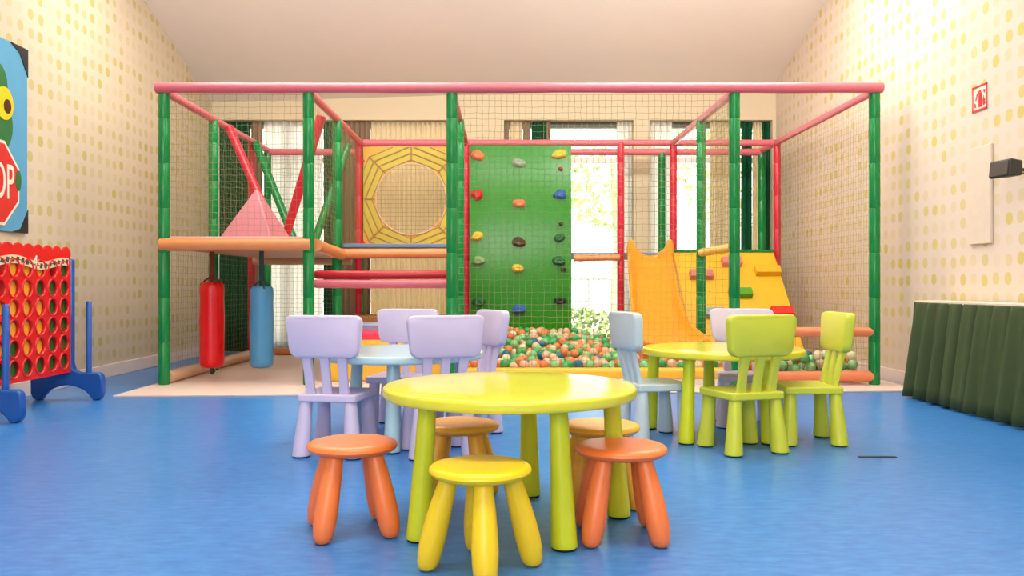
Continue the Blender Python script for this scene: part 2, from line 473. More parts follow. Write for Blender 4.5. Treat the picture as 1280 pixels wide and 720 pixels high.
# ------------------------------------------------------------------ soft-play structure
Z0, Z1, Z2, Z3 = 6.64, 7.77, 9.04, 9.55          # depths of the four rows of posts
XA, XB, XC, XD, XE = -2.74, -1.575, -0.42, 1.857, 2.985
RAIL = 2.377
MT = 0.012                                       # thickness of the floor mat
tag(MB().prism([(-2.84, 5.98), (3.2, 6.28), (3.2, 9.62), (-2.84, 9.62)], 'z', 0, MT).obj('play_mat', 'mat', bevel=0.003),
    'pale pinkish floor mat spread beneath the netted climbing structure', 'mat')

play = thing('play_structure', 'netted soft-play climbing structure of green padded posts and pink top rails', 'play structure', (0, 0, 0))
def padded_post(x, y, m, z0=MT, z1=2.385, r=0.044):
    prof = [(r * 0.9, z0), (r, z0 + 0.01)]
    z = z0 + 0.34
    while z < z1 - 0.1:
        prof += [(r, z - 0.008), (r * 0.93, z), (r, z + 0.008)]; z += 0.36
    prof += [(r, z1 - 0.03), (r * 0.85, z1 - 0.008), (r * 0.4, z1)]
    o = MB().lathe(prof, 20, x, y).obj('post', m, play)
    if m != 'green': o['label'] = 'red padded post'
for x in (XA, XB, XC, XD, XE): padded_post(x, Z0, 'green')
for x in (XA, XB, XC, XD): padded_post(x, Z1, 'green')
for x in (-2.77, XB - 0.02, XC, 1.28, XD, XE + 0.01): padded_post(x, Z2, 'red', r=0.04)
for x in (XA, -1.66, 1.83, XE): padded_post(x, Z3, 'green', r=0.042)
def rail(pts, r=0.037, m='pink', name='rail', label=None):
    out = []
    pts = [Vector(p) for p in pts]
    for i in range(len(pts) - 1):
        n = max(2, int((pts[i + 1] - pts[i]).length / 0.2))
        for k in range(n): out.append(pts[i].lerp(pts[i + 1], k / n))
    out.append(pts[-1])
    rd = [r * random.uniform(0.94, 1.05) for _ in out]
    return MB().tube(out, rd, 12).obj(name, m, play, label=label)
HR = RAIL + 0.02
rail([(XA - 0.05, Z0 - 0.03, HR), (XE + 0.05, Z0 - 0.03, HR)], 0.042)
for x, ye in ((XA, Z3), (XB, Z2), (XC, Z2), (XD, Z2), (XE, Z3)):
    rail([(x, Z0 + 0.04, HR - 0.02), (x, ye, HR - 0.02)], 0.034)
rail([(XB, Z2 + 0.01, RAIL), (XE, Z2 + 0.01, RAIL)], 0.037)
rail([(XA, Z3, RAIL - 0.02), (-1.64, Z3, RAIL - 0.02)], 0.04)
rail([(XC, Z3, RAIL - 0.02), (XE, Z3, RAIL - 0.02)], 0.04)
# decks
def deck(x0, x1, y0, y1, z, m='deck'):
    MB().box(x0, x1, y0, y1, z - 0.07, z).obj('deck', m, play, bevel=0.012)
deck(XA + 0.05, XB - 0.05, Z0 + 0.06, Z2 - 0.06, 1.175)
deck(XB + 0.06, XC - 0.05, Z1 + 0.06, Z2 - 0.06, 1.175)
MB().box(XB + 0.06, XC - 0.06, Z1 - 0.03, Z1 + 0.06, 1.165, 1.205).obj('deck_edge', 'deck_blue', play, bevel=0.01, label='grey blue deck edge strip')
MB().box(XA + 0.05, XB - 0.05, Z0 - 0.02, Z0 + 0.05, 1.17, 1.205).obj('deck_edge', 'deck_pink', play, bevel=0.01, label='pale pink deck edge strip')
deck(0.74, 2.98, Z2 + 0.06, Z3 - 0.06, 1.175, 'deck_blue')
def roll(pts, r, m='terracotta', label=None): return rail(pts, r, m, 'edge_roll', label)
roll([(XA - 0.02, Z0 - 0.02, 1.14), (XB + 0.02, Z0 - 0.02, 1.14)], 0.05)
roll([(XB + 0.05, Z0 + 0.05, 1.14), (XB + 0.055, Z1 - 0.06, 1.10)], 0.05)
roll([(XB + 0.06, Z1 - 0.03, 1.11), (XC - 0.04, Z1 - 0.03, 1.115)], 0.045)
roll([(0.76, Z2 - 0.05, 1.11), (1.26, Z2 - 0.05, 1.12)], 0.04)
roll([(XA + 0.02, Z2 - 0.09, 1.08), (XB - 0.08, Z2 - 0.09, 1.08)], 0.045, 'beige_pad')
roll([(XD, Z1 - 0.05, 1.12), (XD, Z0 + 0.06, 1.12)], 0.038, 'yellow_pad', 'yellow padded edge roll')
roll([(XA, Z0 + 0.06, 0.065), (XA, Z2 - 0.06, 0.065)], 0.05, 'beige_pad', 'beige padded floor roll')
roll([(XA + 0.06, Z3 - 0.09, 0.055), (XB - 0.06, Z3 - 0.09, 0.055)], 0.04)
roll([(XD + 0.05, Z0, 0.436), (XE - 0.02, Z0, 0.436)], 0.04, 'salmon', 'salmon padded edge roll')
roll([(XD + 0.05, Z0, 0.08), (XE - 0.02, Z0, 0.08)], 0.042, 'salmon', 'salmon padded edge roll')
# squeeze rollers
for z, m, y in ((0.90, 'roller_red', 6.74), (0.825, 'pink', 6.71)):
    a, c = XB + 0.03, XC - 0.03
    MB().tube([(a, y, z), (a + 0.02, y, z), ((a + c) / 2, y, z - 0.003), (c - 0.02, y, z), (c, y, z)], [0.030, 0.035, 0.035, 0.035, 0.030], 16).obj('roller', m, play, label='red roller' if m != 'pink' else 'pink roller')
# slanting padded bars above the left deck
def bar(a, b2, m, label): rail([a, b2], 0.042, m, 'slanting_bar', label)
bar((-2.69, 8.06, 2.36), (-2.12, 7.74, 1.23), 'red', 'red slanting bar')
bar((XB - 0.06, 7.38, 2.33), (-2.03, 7.62, 1.23), 'red', 'red slanting bar')
bar((-2.70, 8.95, 2.36), (-2.17, 8.62, 1.22), 'green', 'green slanting bar')
bar((-1.68, 8.90, 2.33), (-2.00, 8.62, 1.22), 'green', 'green slanting bar')

# nets: real cords, each panel one mesh
def net(p0, du, dv, nu, nv, r=0.00135, jit=0.004):
    """Square mesh net between p0, p0+du and p0+dv, with a little sag in the cords."""
    b = MB(); p0, du, dv = Vector(p0), Vector(du), Vector(dv); nrm = du.cross(dv).normalized()
    rnd = random.Random(nu * 31 + nv)
    offs = {}
    def P(i, j):
        if (i, j) not in offs:
            inside = 0 < i < nu and 0 < j < nv
            offs[(i, j)] = (rnd.uniform(-jit, jit), rnd.uniform(-jit, jit), rnd.uniform(-jit, jit)) if inside else (0, 0, 0)
        o = offs[(i, j)]
        return p0 + du * (i / nu) + dv * (j / nv) + du.normalized() * o[0] + dv.normalized() * o[1] + nrm * o[2]
    for i in range(nu + 1): b.tube([P(i, j) for j in range(nv + 1)], r, 4, False)
    for j in range(nv + 1): b.tube([P(i, j) for i in range(nu + 1)], r, 4, False)
    return b.obj('safety_net', 'net', play, edge=False)
g = 0.05
net((XA + 0.05, Z0, 1.20), (XB - XA - 0.10, 0, 0), (0, 0, 1.15), 22, 23)
net((XC + 0.05, Z0, 0.16), (XD - XC - 0.10, 0, 0), (0, 0, 2.19), 44, 44)
net((XD + 0.05, Z0, 0.12), (XE - XD - 0.10, 0, 0), (0, 0, 0.28), 21, 6)
net((XA, Z0 + 0.05, 0.11), (0, Z2 - Z0 - 0.10, 0), (0, 0, 2.22), 46, 44, r=0.00095)
net((XE, Z0 + 0.05, 0.05), (0, Z2 - Z0 - 0.10, 0), (0, 0, 2.28), 46, 46, r=0.00095)
net((XB, Z0 + 0.05, 1.20), (0, Z2 - Z0 - 0.10, 0), (0, 0, 1.13), 46, 23, r=0.0011)
net((XD, Z0 + 0.05, 1.16), (0, Z1 - Z0 - 0.10, 0), (0, 0, 1.17), 21, 23)
net((XA + 0.05, Z3, 0.10), (-1.66 - XA - 0.10, 0, 0), (0, 0, 2.22), 20, 44)

# web panel with the round opening
def ring_poly(cx, cz, rad, n, rot=0): return [(cx + rad * math.cos(rot + 2 * PI * k / n), cz + rad * math.sin(rot + 2 * PI * k / n)) for k in range(n)]
wy = Z2 + 0.01
wx0, wx1, wz0, wz1 = XB + 0.03, XC - 0.045, 1.21, 2.335
wcx, wcz, wr = PX(514, 9.04), PZ(249, 9.04), 0.39
n = 64
b = MB()
outer = []
for k in range(n):
    a = 2 * PI * k / n; dx, dz = math.cos(a), math.sin(a); ts = []
    if dx > 1e-9: ts.append((wx1 - wcx) / dx)
    if dx < -1e-9: ts.append((wx0 - wcx) / dx)
    if dz > 1e-9: ts.append((wz1 - wcz) / dz)
    if dz < -1e-9: ts.append((wz0 - wcz) / dz)
    t = min(ts); outer.append((wcx + dx * t, wcz + dz * t))
for cx_, cz_ in ((wx0, wz0), (wx0, wz1), (wx1, wz0), (wx1, wz1)):     # snap the nearest samples to the corners
    k = min(range(n), key=lambda i: (outer[i][0] - cx_) ** 2 + (outer[i][1] - cz_) ** 2); outer[k] = (cx_, cz_)
inner = ring_poly(wcx, wcz, wr, n)
v = [(p[0], wy, p[1]) for p in inner] + [(p[0], wy, p[1]) for p in outer] + [(p[0], wy + 0.02, p[1]) for p in inner] + [(p[0], wy + 0.02, p[1]) for p in outer]
f = []
for k in range(n):
    q = (k + 1) % n
    f += [(k, q, n + q, n + k), (2 * n + k, 3 * n + k, 3 * n + q, 2 * n + q), (k, 2 * n + k, 2 * n + q, q), (n + k, n + q, 3 * n + q, 3 * n + k)]
web = b.add(v, f, False).obj('web_panel', 'web_yellow', play, label='gold web panel with a round hole')
cl = lambda p: (min(max(p[0], wx0 + 0.005), wx1 - 0.005), min(max(p[1], wz0 + 0.005), wz1 - 0.005))
bands = MB()
def clip(poly):
    for ax, lim, sg in ((0, wx0 + 0.004, 1), (0, wx1 - 0.004, -1), (1, wz0 + 0.004, 1), (1, wz1 - 0.004, -1)):
        out = []
        for i in range(len(poly)):
            p, q = poly[i - 1], poly[i]
            a, c = (p[ax] - lim) * sg, (q[ax] - lim) * sg
            if (a >= 0) != (c >= 0): t = a / (a - c); out.append((p[0] + (q[0] - p[0]) * t, p[1] + (q[1] - p[1]) * t))
            if c >= 0: out.append(q)
        poly = out
        if not poly: return []
    return poly
for (ra, rb) in ((0.44, 0.495), (0.515, 0.57), (0.59, 0.645)):
    A_, B_ = [ring_poly(wcx, wcz, r_, 8, PI / 2) for r_ in (ra, rb)]
    for k in range(8):
        q = (k + 1) % 8
        a0, a1, b1, b0 = [Vector((c_[0], c_[1])) for c_ in (A_[k], A_[q], B_[q], B_[k])]
        m0, m1 = a0.lerp(a1, 0.04), a1.lerp(a0, 0.04); n0, n1 = b0.lerp(b1, 0.04), b1.lerp(b0, 0.04)
        ps = clip([tuple(c_) for c_ in (m0, m1, n1, n0)])
        if len(ps) > 2: bands.prism(ps, 'y', wy - 0.008, wy - 0.0005)
bands.obj('web_band_pattern', 'web_band', web, label='olive web bands')
cords = MB()
def clip_seg(a0, a1):
    t0, t1 = 0.0, 1.0
    for ax, lo_, hi_ in ((0, wx0 + 0.006, wx1 - 0.006), (1, wz0 + 0.006, wz1 - 0.006)):
        d = a1[ax] - a0[ax]
        if abs(d) < 1e-9:
            if not lo_ <= a0[ax] <= hi_: return None
            continue
        u, w_ = sorted(((lo_ - a0[ax]) / d, (hi_ - a0[ax]) / d)); t0, t1 = max(t0, u), min(t1, w_)
    if t1 - t0 < 0.02: return None
    return [(a0[0] + (a1[0] - a0[0]) * t, a0[1] + (a1[1] - a0[1]) * t) for t in (t0, t1)]
def web_cord(a0, a1, y, r):
    q = clip_seg(a0, a1)
    if q: cords.tube([(q[0][0], y, q[0][1]), (q[1][0], y, q[1][1])], r, 5)
for r_ in (0.434, 0.505, 0.58, 0.655):
    ps = ring_poly(wcx, wcz, r_, 8, PI / 2)
    for k in range(8): web_cord(ps[k], ps[(k + 1) % 8], wy - 0.010, 0.0035)
for k in range(8):
    a = PI / 2 + k * PI / 4
    web_cord((wcx + 0.4 * math.cos(a), wcz + 0.4 * math.sin(a)), (wcx + 0.66 * math.cos(a), wcz + 0.66 * math.sin(a)), wy - 0.011, 0.0045)
cords.obj('web_cord_lattice', 'cord', web, label='grey web cords')
hoop = [(wcx + wr * math.cos(2 * PI * k / 48), wy - 0.006, wcz + wr * math.sin(2 * PI * k / 48)) for k in range(49)]
MB().tube(hoop, 0.008, 6, False).obj('hoop', 'beige_pad', web, label='beige hoop round the hole')
b = MB()
step = 0.047
k = -8
while k <= 8:
    c_ = k * step
    if abs(c_) < wr:
        h_ = (wr * wr - c_ * c_) ** 0.5
        b.tube([(wcx + c_, wy + 0.012, wcz - h_), (wcx + c_, wy + 0.012, wcz + h_)], 0.0015, 4, False)
        b.tube([(wcx - h_, wy + 0.012, wcz + c_), (wcx + h_, wy + 0.012, wcz + c_)], 0.0015, 4, False)
    k += 1
b.obj('hole_net', 'net', web, edge=False)
for x, z in ((PX(453.5, 9.04), PZ(201, 9.04)), (PX(454, 9.04), PZ(303, 9.04))):
    MB().tube([(x, wy - 0.02, z), (x, wy, z)], 0.018, 10).obj('bolt', 'deep_red', web)

# ------------------------------------------------------------------ climbing wall
cwx0, cwx1, cwz0, cwz1 = -0.37, 0.735, MT, 2.345
cw = thing('climbing_wall', 'glossy green climbing wall studded with coloured holds above the ball pit', 'climbing wall', ((cwx0 + cwx1) / 2, Z2 - 0.03, MT))
hw = (cwx1 - cwx0) / 2
# gently bowed panel
b = MB(); rows = []
for i in range(17):
    z = (cwz1 - cwz0) * i / 16
    yo = -0.05 * math.sin(PI * min(1, max(0, (z - 0.2) / 2.0)))
    rows.append([(-hw, yo, z), (hw, yo, z), (hw, yo + 0.03, z), (-hw, yo + 0.03, z)])
b.rings(rows)
b.obj('panel', 'wall_green', cw, bevel=0.004)
hold_cols = {'orange': (244, 128, 84), 'grey': (150, 166, 140), 'yellow': (238, 190, 56), 'red': (196, 24, 30), 'blue': (38, 92, 168), 'brown': (72, 46, 24),
             'dark_green': (20, 98, 46), 'black': (36, 38, 36), 'pale_green': (128, 160, 98)}
for k_, c_ in hold_cols.items(): M['hold_' + k_] = mat('hold_' + k_ + '_resin', c_, 0.55, bump=0.3, bscale=40)
def hold(px, py, col, s=1.0):
    x = PX(px, Z2 - 0.05) - cw.location.x; z = PZ(py, Z2 - 0.05) - MT
    yo = -0.05 * math.sin(PI * min(1, max(0, (z - 0.2) / 2.0)))
    rnd = random.Random(int(px * 13 + py)); b = MB(); rings = []
    lob = [1 + 0.28 * rnd.uniform(-1, 1) for _ in range(7)]
    for t, d in ((1.0, 0.0), (0.97, 0.02), (0.8, 0.042), (0.45, 0.056), (0.12, 0.048)):
        ring = []
        for k in range(21):
            a = 2 * PI * k / 21; l0, l1 = lob[k // 3 % 7], lob[(k // 3 + 1) % 7]; w = (k % 3) / 3
            r = 0.062 * s * (l0 * (1 - w) + l1 * w) * t
            ring.append((x + r * 1.15 * math.cos(a), yo - d, z + r * 0.82 * math.sin(a)))
        rings.append(ring)
    b.rings(rings)
    return b.obj('climbing_hold', 'hold_' + col, cw, label=col.replace('_', ' ') + ' climbing hold')
for h_ in ((597, 194, 'orange'), (648, 203, 'grey'), (699, 193, 'yellow'), (597, 244, 'red'), (650, 254, 'orange'), (700, 243, 'blue'), (597, 296, 'yellow'),
           (649, 303, 'brown'), (699, 298, 'dark_green'), (598, 327, 'pale_green'), (648, 336, 'yellow'), (699, 327, 'dark_green'), (700, 376, 'black'),
           (649, 387, 'blue'), (598, 378, 'dark_green')): hold(*h_)
for h_ in ((701, 211, 'red'), (701, 280, 'brown'), (704, 337, 'brown')): hold(*h_, s=0.38)

# ------------------------------------------------------------------ slide
def make_slide():
    t = thing('slide', 'orange plastic slide with horned side walls running into the ball pit', 'slide', (1.60, 8.2, MT))
    # centre-line: (y, z) world from the deck down
    path = [(8.92, 1.11), (8.84, 1.09), (8.68, 0.97), (8.42, 0.75), (8.12, 0.52), (7.86, 0.36), (7.62, 0.27), (7.38, 0.25)]
    b = MB(); rows = []
    for i, (y, z) in enumerate(path):
        s_ = i / (len(path) - 1)
        xl = 1.375 - 0.20 * s_; xr = [1.785, 1.785, 1.775, 1.76, 1.745, 1.745, 1.82, 1.93][i]
        hl = [0.06, 0.08, 0.10, 0.11, 0.12, 0.12, 0.10, 0.06][i]
        fl = 0.05
        sec = [(xl - 0.02, hl), (xl + 0.015, hl + 0.01), (xl + 0.05, 0.05), (xl + 0.10, 0.005), ((xl + xr) / 2, 0.0), (xr - 0.10, 0.005), (xr - 0.05, 0.05), (xr - 0.015, hl + 0.01), (xr + 0.02, hl),
               (xr + 0.03, -0.05), (xl - 0.03, -0.05)]
        rows.append([(x - 1.60, y - 8.2, z + dz - MT) for x, dz in sec])
    b.rings(rows)
    b.obj('chute', 'slide', t, sub=2, edge=False)
    # two upright horns that guard the top
    for xc, sgn in ((1.385, 1), (1.768, -1)):
        h = MB()
        poly = [(-0.06, 0.0), (-0.06, 0.14), (-0.045, 0.21), (-0.01, 0.225), (0.015, 0.19), (0.04, 0.12), (0.10, 0.08), (0.11, 0.0)]
        poly = [(p * sgn, q) for p, q in poly]
        h.prism(poly, 'y', -0.03, 0.03)
        h.obj('horn', 'slide', t, bevel=0.02, loc=(xc - 1.60, 8.88 - 8.2, 1.09 - MT))
    f_ = MB().box(-0.20, 0.20, 0.10, 0.55, 0, 0.33)
    f_.obj('support', 'slide', t, bevel=0.02)
    return t
make_slide()

# ------------------------------------------------------------------ climbing ramp with foam blocks
def make_ramp():
    x0, x1 = 1.835, 2.93
    t = thing('climbing_ramp', 'yellow padded climbing ramp with coloured foam step blocks', 'ramp', ((x0 + x1) / 2, 8.5, MT))
    yb, yt, zt = 7.95, 8.98, 1.16
    hw = (x1 - x0) / 2
    MB().prism([(yb - 8.5, 0.0), (yt - 8.5, 0.0), (yt - 8.5, zt), (yt - 8.5 - 0.04, zt), (yb - 8.5, 0.10)], 'x', -hw, hw).obj('wedge', 'ramp_yellow', t, bevel=0.015)
    MB().box(-hw, hw, yt - 8.5 - 0.05, yt - 8.5, zt, zt + 0.03).obj('edge_strip', 'green', t, bevel=0.006, label='green edge strip')
    sl = Vector((0, yt - 0.04 - yb, zt - 0.10)); sl.normalize(); nr = Vector((0, -sl.z, sl.y))
    def blk(xa, xb, s_, m, lab, w=0.10, h=0.065):
        # s_: height fraction up the ramp
        y = (yb - 8.5) + (yt - 0.04 - yb) * s_; z = 0.10 + (zt - 0.10) * s_
        c = Vector((0, y, z)); v = []
        for dn in (-0.002, h):
            for ds in (-w / 2, w / 2):
                for x in (xa, xb):
                    p = c + sl * ds + nr * dn; v.append((x - t.location.x, p.y, p.z))
        MB().add(v, [(0, 1, 3, 2), (4, 6, 7, 5), (0, 4, 5, 1), (2, 3, 7, 6), (0, 2, 6, 4), (1, 5, 7, 3)], False).obj('foam_block', m, t, bevel=0.008, label=lab)
    def at(px, py):
        for i in range(101):
            s_ = i / 100; y = yb + (yt - 0.04 - yb) * s_; z = 0.10 + (zt - 0.10) * s_
            if PZ(py, y) <= z: return s_, y
        return 0.9, yt
    for xa, xb, py, m, lab in ((863, 892, 345, 'block_pink', 'dusty pink block'), (903, 928, 329, 'block_pink', 'dusty pink block'), (945, 978, 340, 'ramp_yellow', 'yellow block'),
                               (912, 941, 369, 'block_green', 'green block'), (965, 996, 393, 'block_red', 'red block'), (882, 907, 394, 'block_teal', 'grey teal block')):
        s_, y = at(0, py + 2)
        blk(max(PX(xa, y - 0.05), x0 + 0.01), min(PX(xb, y - 0.05), x1 - 0.01), s_, m, lab)
    return t
make_ramp()

# ------------------------------------------------------------------ foam pyramid on the left deck
b = MB()
hb, hh = 0.25, 0.47
b.add([(-hb, -hb, 0), (hb, -hb, 0), (hb, hb, 0), (-hb, hb, 0), (-0.012, -0.012, hh), (0.012, -0.012, hh), (0.012, 0.012, hh), (-0.012, 0.012, hh)],
      [(3, 2, 1, 0), (0, 1, 5, 4), (1, 2, 6, 5), (2, 3, 7, 6), (3, 0, 4, 7), (4, 5, 6, 7)], False)
o = b.obj('foam_pyramid', 'pyramid', bevel=0.012, loc=(-2.16, 7.20, 1.178)); o.rotation_euler = (0, 0, math.radians(-8))
tag(o, 'dusty pink foam pyramid standing on the upper deck behind the net', 'pyramid')

# ------------------------------------------------------------------ punching bags under the deck
def punch_bag(x, y, z0, z1, r, m, sm, label, knot=False):
    t = thing('punching_bag', label, 'punching bag', (x, y, z0))
    H = z1 - z0
    prof = [(r * 0.3, 0.0), (r * 0.75, 0.008), (r * 0.95, 0.03), (r, 0.07), (r * 0.98, H * 0.3), (r * 1.02, H * 0.55), (r * 0.97, H * 0.8), (r * 1.0, H - 0.07), (r * 0.97, H - 0.03), (r * 0.8, H - 0.008), (r * 0.3, H)]
    MB().lathe(prof, 28).obj('body', m, t)
    MB().box(-0.02, 0.02, -0.004, 0.004, H - 0.04, 1.103 - z0).obj('strap', sm, t)
    b = MB()
    for k in range(4):
        a = k * PI / 2 + 0.5
        b.tube([(0, 0, H + 0.05), (r * 0.5 * math.cos(a), r * 0.5 * math.sin(a), H + 0.015), (r * 0.93 * math.cos(a), r * 0.93 * math.sin(a), H - 0.03)], 0.009, 6)
    b.obj('sling', sm, t)
    if knot:
        MB().tube([(0, 0, 0.01), (0.004, 0, -0.03), (0, 0.004, -0.055)], [0.01, 0.022, 0.012], 10).obj('tail_knot', 'strap', t, label='dark green tail knot')
    return t
punch_bag(PX(265, 7.1), 7.1, PZ(460, 7.1), PZ(352, 7.1), 0.103, 'bag_red', 'strap_red', 'red vinyl punching bag hanging under the left deck', True)
punch_bag(PX(327, 6.95), 6.95, PZ(460, 6.95), PZ(357, 6.95), 0.098, 'bag_blue', 'strap', 'blue vinyl punching bag hanging under the left deck')

# ------------------------------------------------------------------ foam steps under the middle deck
ys = [6.86, 7.16, 7.46, 7.86]
hs = [0.34, 0.41, 0.465, 0.52]
for i, (m, lab) in enumerate((('step_yellow', 'gold yellow foam step, the lowest and nearest of the four'), ('step_pink', 'hot pink foam step just behind the gold one'),
                              ('step_grey', 'grey blue foam step behind the pink one'), ('step_brown', 'brown foam step, the rearmost and highest'))):
    y1 = ys[i + 1] - 0.003 if i < 3 else 8.3
    o = MB().box(-1.5, -0.50, ys[i], y1, MT, hs[i]).obj('foam_step', m, bevel=0.02)
    tag(o, lab, 'foam step')

# ------------------------------------------------------------------ ball pit
pit = thing('pit_wall', 'long yellow padded beam along the front of the ball pit', 'pit wall', (XC, Z0, MT))
pl = XD - XC
MB().box(0.06, pl - 0.06, -0.05, 0.06, 0.048, 0.135).obj('beam', 'step_yellow', pit, bevel=0.03, seg=4)
MB().box(0.06, pl - 0.06, -0.025, 0.055, 0, 0.052).obj('base', 'white_frame', pit, label='pale base board under the beam')
BR = 0.040
ball_cols = [('orange', (246, 146, 82), 28), ('green', (62, 176, 96), 22), ('mint_green', (150, 212, 140), 17), ('peach', (242, 200, 166), 17), ('cream', (244, 226, 186), 9),
             ('blue', (30, 110, 142), 4), ('red', (226, 98, 74), 4)]
for n_, c_, w_ in ball_cols: M['ball_' + n_] = mat('ball_' + n_ + '_plastic', c_, 0.35, trans=0.15)
def icosphere_mesh(r):
    import bmesh
    bm = bmesh.new(); bmesh.ops.create_icosphere(bm, subdivisions=3, radius=r)
    me = bpy.data.meshes.new('ball'); bm.to_mesh(me); bm.free()
    for p in me.polygons: p.use_smooth = True
    return me
ball_meshes = {}
for n_, c_, w_ in ball_cols:
    me = icosphere_mesh(BR); me.materials.append(M['ball_' + n_]); ball_meshes[n_] = me
rb = random.Random(21)
def surf(x, y):
    """Top of the heap: low along the front beam, piled up against the climbing wall."""
    t = (y - Z0) / (Z2 - Z0)
    h = 0.10 + 0.24 * min(1, max(0, t * 1.25))
    if x > 0.75: h -= 0.07 * min(1, (x - 0.75) / 0.5) * min(1, t * 1.6)
    h += 0.03 * math.sin(x * 4.1 + 1) * math.sin(y * 3.2)
    return max(0.09, h)
def blocked(x, y, z):
    if x > 1.19 and x < 1.95 and y > 7.36:                       # slide foot
        return True
    if x > 1.88 and y > 7.90: return True                        # ramp
    for px_, py_ in ((XC, Z1), (XD, Z1), (XC, Z2), (1.28, Z2), (XD, Z2), (XD, Z0), (XC, Z0)):
        if (x - px_) ** 2 + (y - py_) ** 2 < (BR + 0.05) ** 2: return True
    if abs(x - XE) < 0.05: return True
    return False
cell = 0.080; grid = {}; balls = []
def try_ball(x, y, z):
    if z < MT + BR or blocked(x, y, z): return
    k = (int(x // cell), int(y // cell), int(z // cell))
    for a in (-1, 0, 1):
        for c_ in (-1, 0, 1):
            for d_ in (-1, 0, 1):
                for q in grid.get((k[0] + a, k[1] + c_, k[2] + d_), ()):
                    if (q[0] - x) ** 2 + (q[1] - y) ** 2 + (q[2] - z) ** 2 < (2 * BR) ** 2: return
    grid.setdefault(k, []).append((x, y, z)); balls.append((x, y, z))
for layer in range(2):
    for _ in range(26000):
        x, y = rb.uniform(XC + 0.06, XE - 0.07), rb.uniform(Z0 + 0.105, Z2 - 0.16)
        try_ball(x, y, surf(x, y) - BR - layer * 0.055 + rb.uniform(-0.035, 0.03))
# the layer along the front, seen over the beam and between the salmon rolls
for _ in range(6000):
    x, y = rb.uniform(XC + 0.06, XE - 0.07), rb.uniform(Z0 + 0.10, Z0 + 0.40)
    try_ball(x, y, rb.uniform(MT + BR, 0.24 if x > 1.9 else 0.17))
names = [n_ for n_, c_, w_ in ball_cols]; wts = [w_ for n_, c_, w_ in ball_cols]
# the ones that show largest: on the surface, near the front
def shows(p):
    x, y, z = p
    top = z + BR > surf(x, y) - 0.035
    return (0 if top else 1, y)
balls.sort(key=shows)
single, rest = balls[:300], balls[300:]
for p in single:
    n_ = rb.choices(names, wts)[0]
    o = bpy.data.objects.new('ball', ball_meshes[n_]); COL.objects.link(o); o.location = p
    nm = n_.replace('_', ' ')
    tag(o, nm + ' plastic ball loose in the ball pit', 'ball', nm + ' balls in the pit')
import bmesh
heap = MB()
bm0 = bmesh.new(); bmesh.ops.create_icosphere(bm0, subdivisions=2, radius=BR)
bv = [v.co.copy() for v in bm0.verts]; bf = [tuple(v.index for v in f_.verts) for f_ in bm0.faces]; bm0.free()
slots = []
for p in rest:
    n_ = rb.choices(names, wts)[0]
    heap.add([v + Vector(p) for v in bv], bf); slots.extend([names.index(n_)] * len(bf))
me = heap.mesh('ball_heap', fix=False)
for n_ in names: me.materials.append(M['ball_' + n_])
me.polygons.foreach_set('material_index', slots)
for p in me.polygons: p.use_smooth = True
o = bpy.data.objects.new('ball_heap', me); COL.objects.link(o)
tag(o, 'heap of mixed coloured balls filling the rear of the ball pit', 'balls', kind='stuff')

# ------------------------------------------------------------------ tables
def rounded_disc(R, z0, z1, r):
    prof = [(R * 0.05, z0), (R - r, z0)]
    for k in range(1, 6): a = -PI / 2 + k * PI / 6 * 0.5 * 2 / 1; a = -PI / 2 + (k / 6) * (PI / 2); prof.append((R - r + r * math.cos(a), z0 + r + r * math.sin(a)))
    prof.append((R, z0 + r)); prof.append((R, z1 - r))
    for k in range(1, 7): a = (k / 6) * (PI / 2); prof.append((R - r + r * math.cos(a), z1 - r + r * math.sin(a)))
    prof.append((R * 0.6, z1 + 0.0003)); prof.append((R * 0.05, z1 + 0.0003))
    return prof
def round_table(cx, cy, legs, top_m, leg_m, label):
    t = thing('round_table', label, 'table', (cx, cy, 0))
    MB().lathe(rounded_disc(0.425, 0.4385, 0.4765, 0.012), 96).obj('tabletop', top_m, t)
    for (lx, ly), (tx, ty) in legs:
        lx, ly, tx, ty = lx - cx, ly - cy, tx - cx, ty - cy
        prof = [(0.0405, 0.008), (0.042, 0.011), (0.0405, 0.03), (0.036, 0.16), (0.032, 0.28), (0.0285, 0.445)]
        l = MB().lathe(prof, 28, lx, ly, top=(tx - lx, ty - ly)).obj('leg', leg_m, t)
        MB().lathe([(0.036, 0.0), (0.038, 0.003), (0.038, 0.009)], 24, lx, ly).obj('foot_glide', 'glide', l, label='black glide')
    return t
def toward(p, c, d=0.03):
    v = Vector((c[0] - p[0], c[1] - p[1])); v.normalize(); return (p[0] + v.x * d, p[1] + v.y * d)
def legset(pts, c, d=0.03): return [(p, toward(p, c, d)) for p in pts]
FT = (0.019, 2.786)
round_table(FT[0], FT[1], legset([(0.185, 2.535), (-0.27, 2.62), (0.402, 2.885), (0.099, 3.17)], FT), 'lime_top', 'lime', 'yellow-green round table with small stools around it, nearest of the tables')
BT = (-0.53, 4.25)
round_table(BT[0], BT[1], legset([(-0.542, 3.985), (-0.80, 4.37), (-0.20, 4.26), (-0.60, 4.50)], BT), 'ice', 'ice', 'pale blue round table among the lilac chairs')
LT = (1.18, 4.45)
round_table(LT[0], LT[1], legset([(0.932, 4.215), (0.825, 4.67), (1.355, 4.21), (1.19, 4.80)], LT), 'lime_top', 'lime', 'yellow-green round table beside the lime chairs')

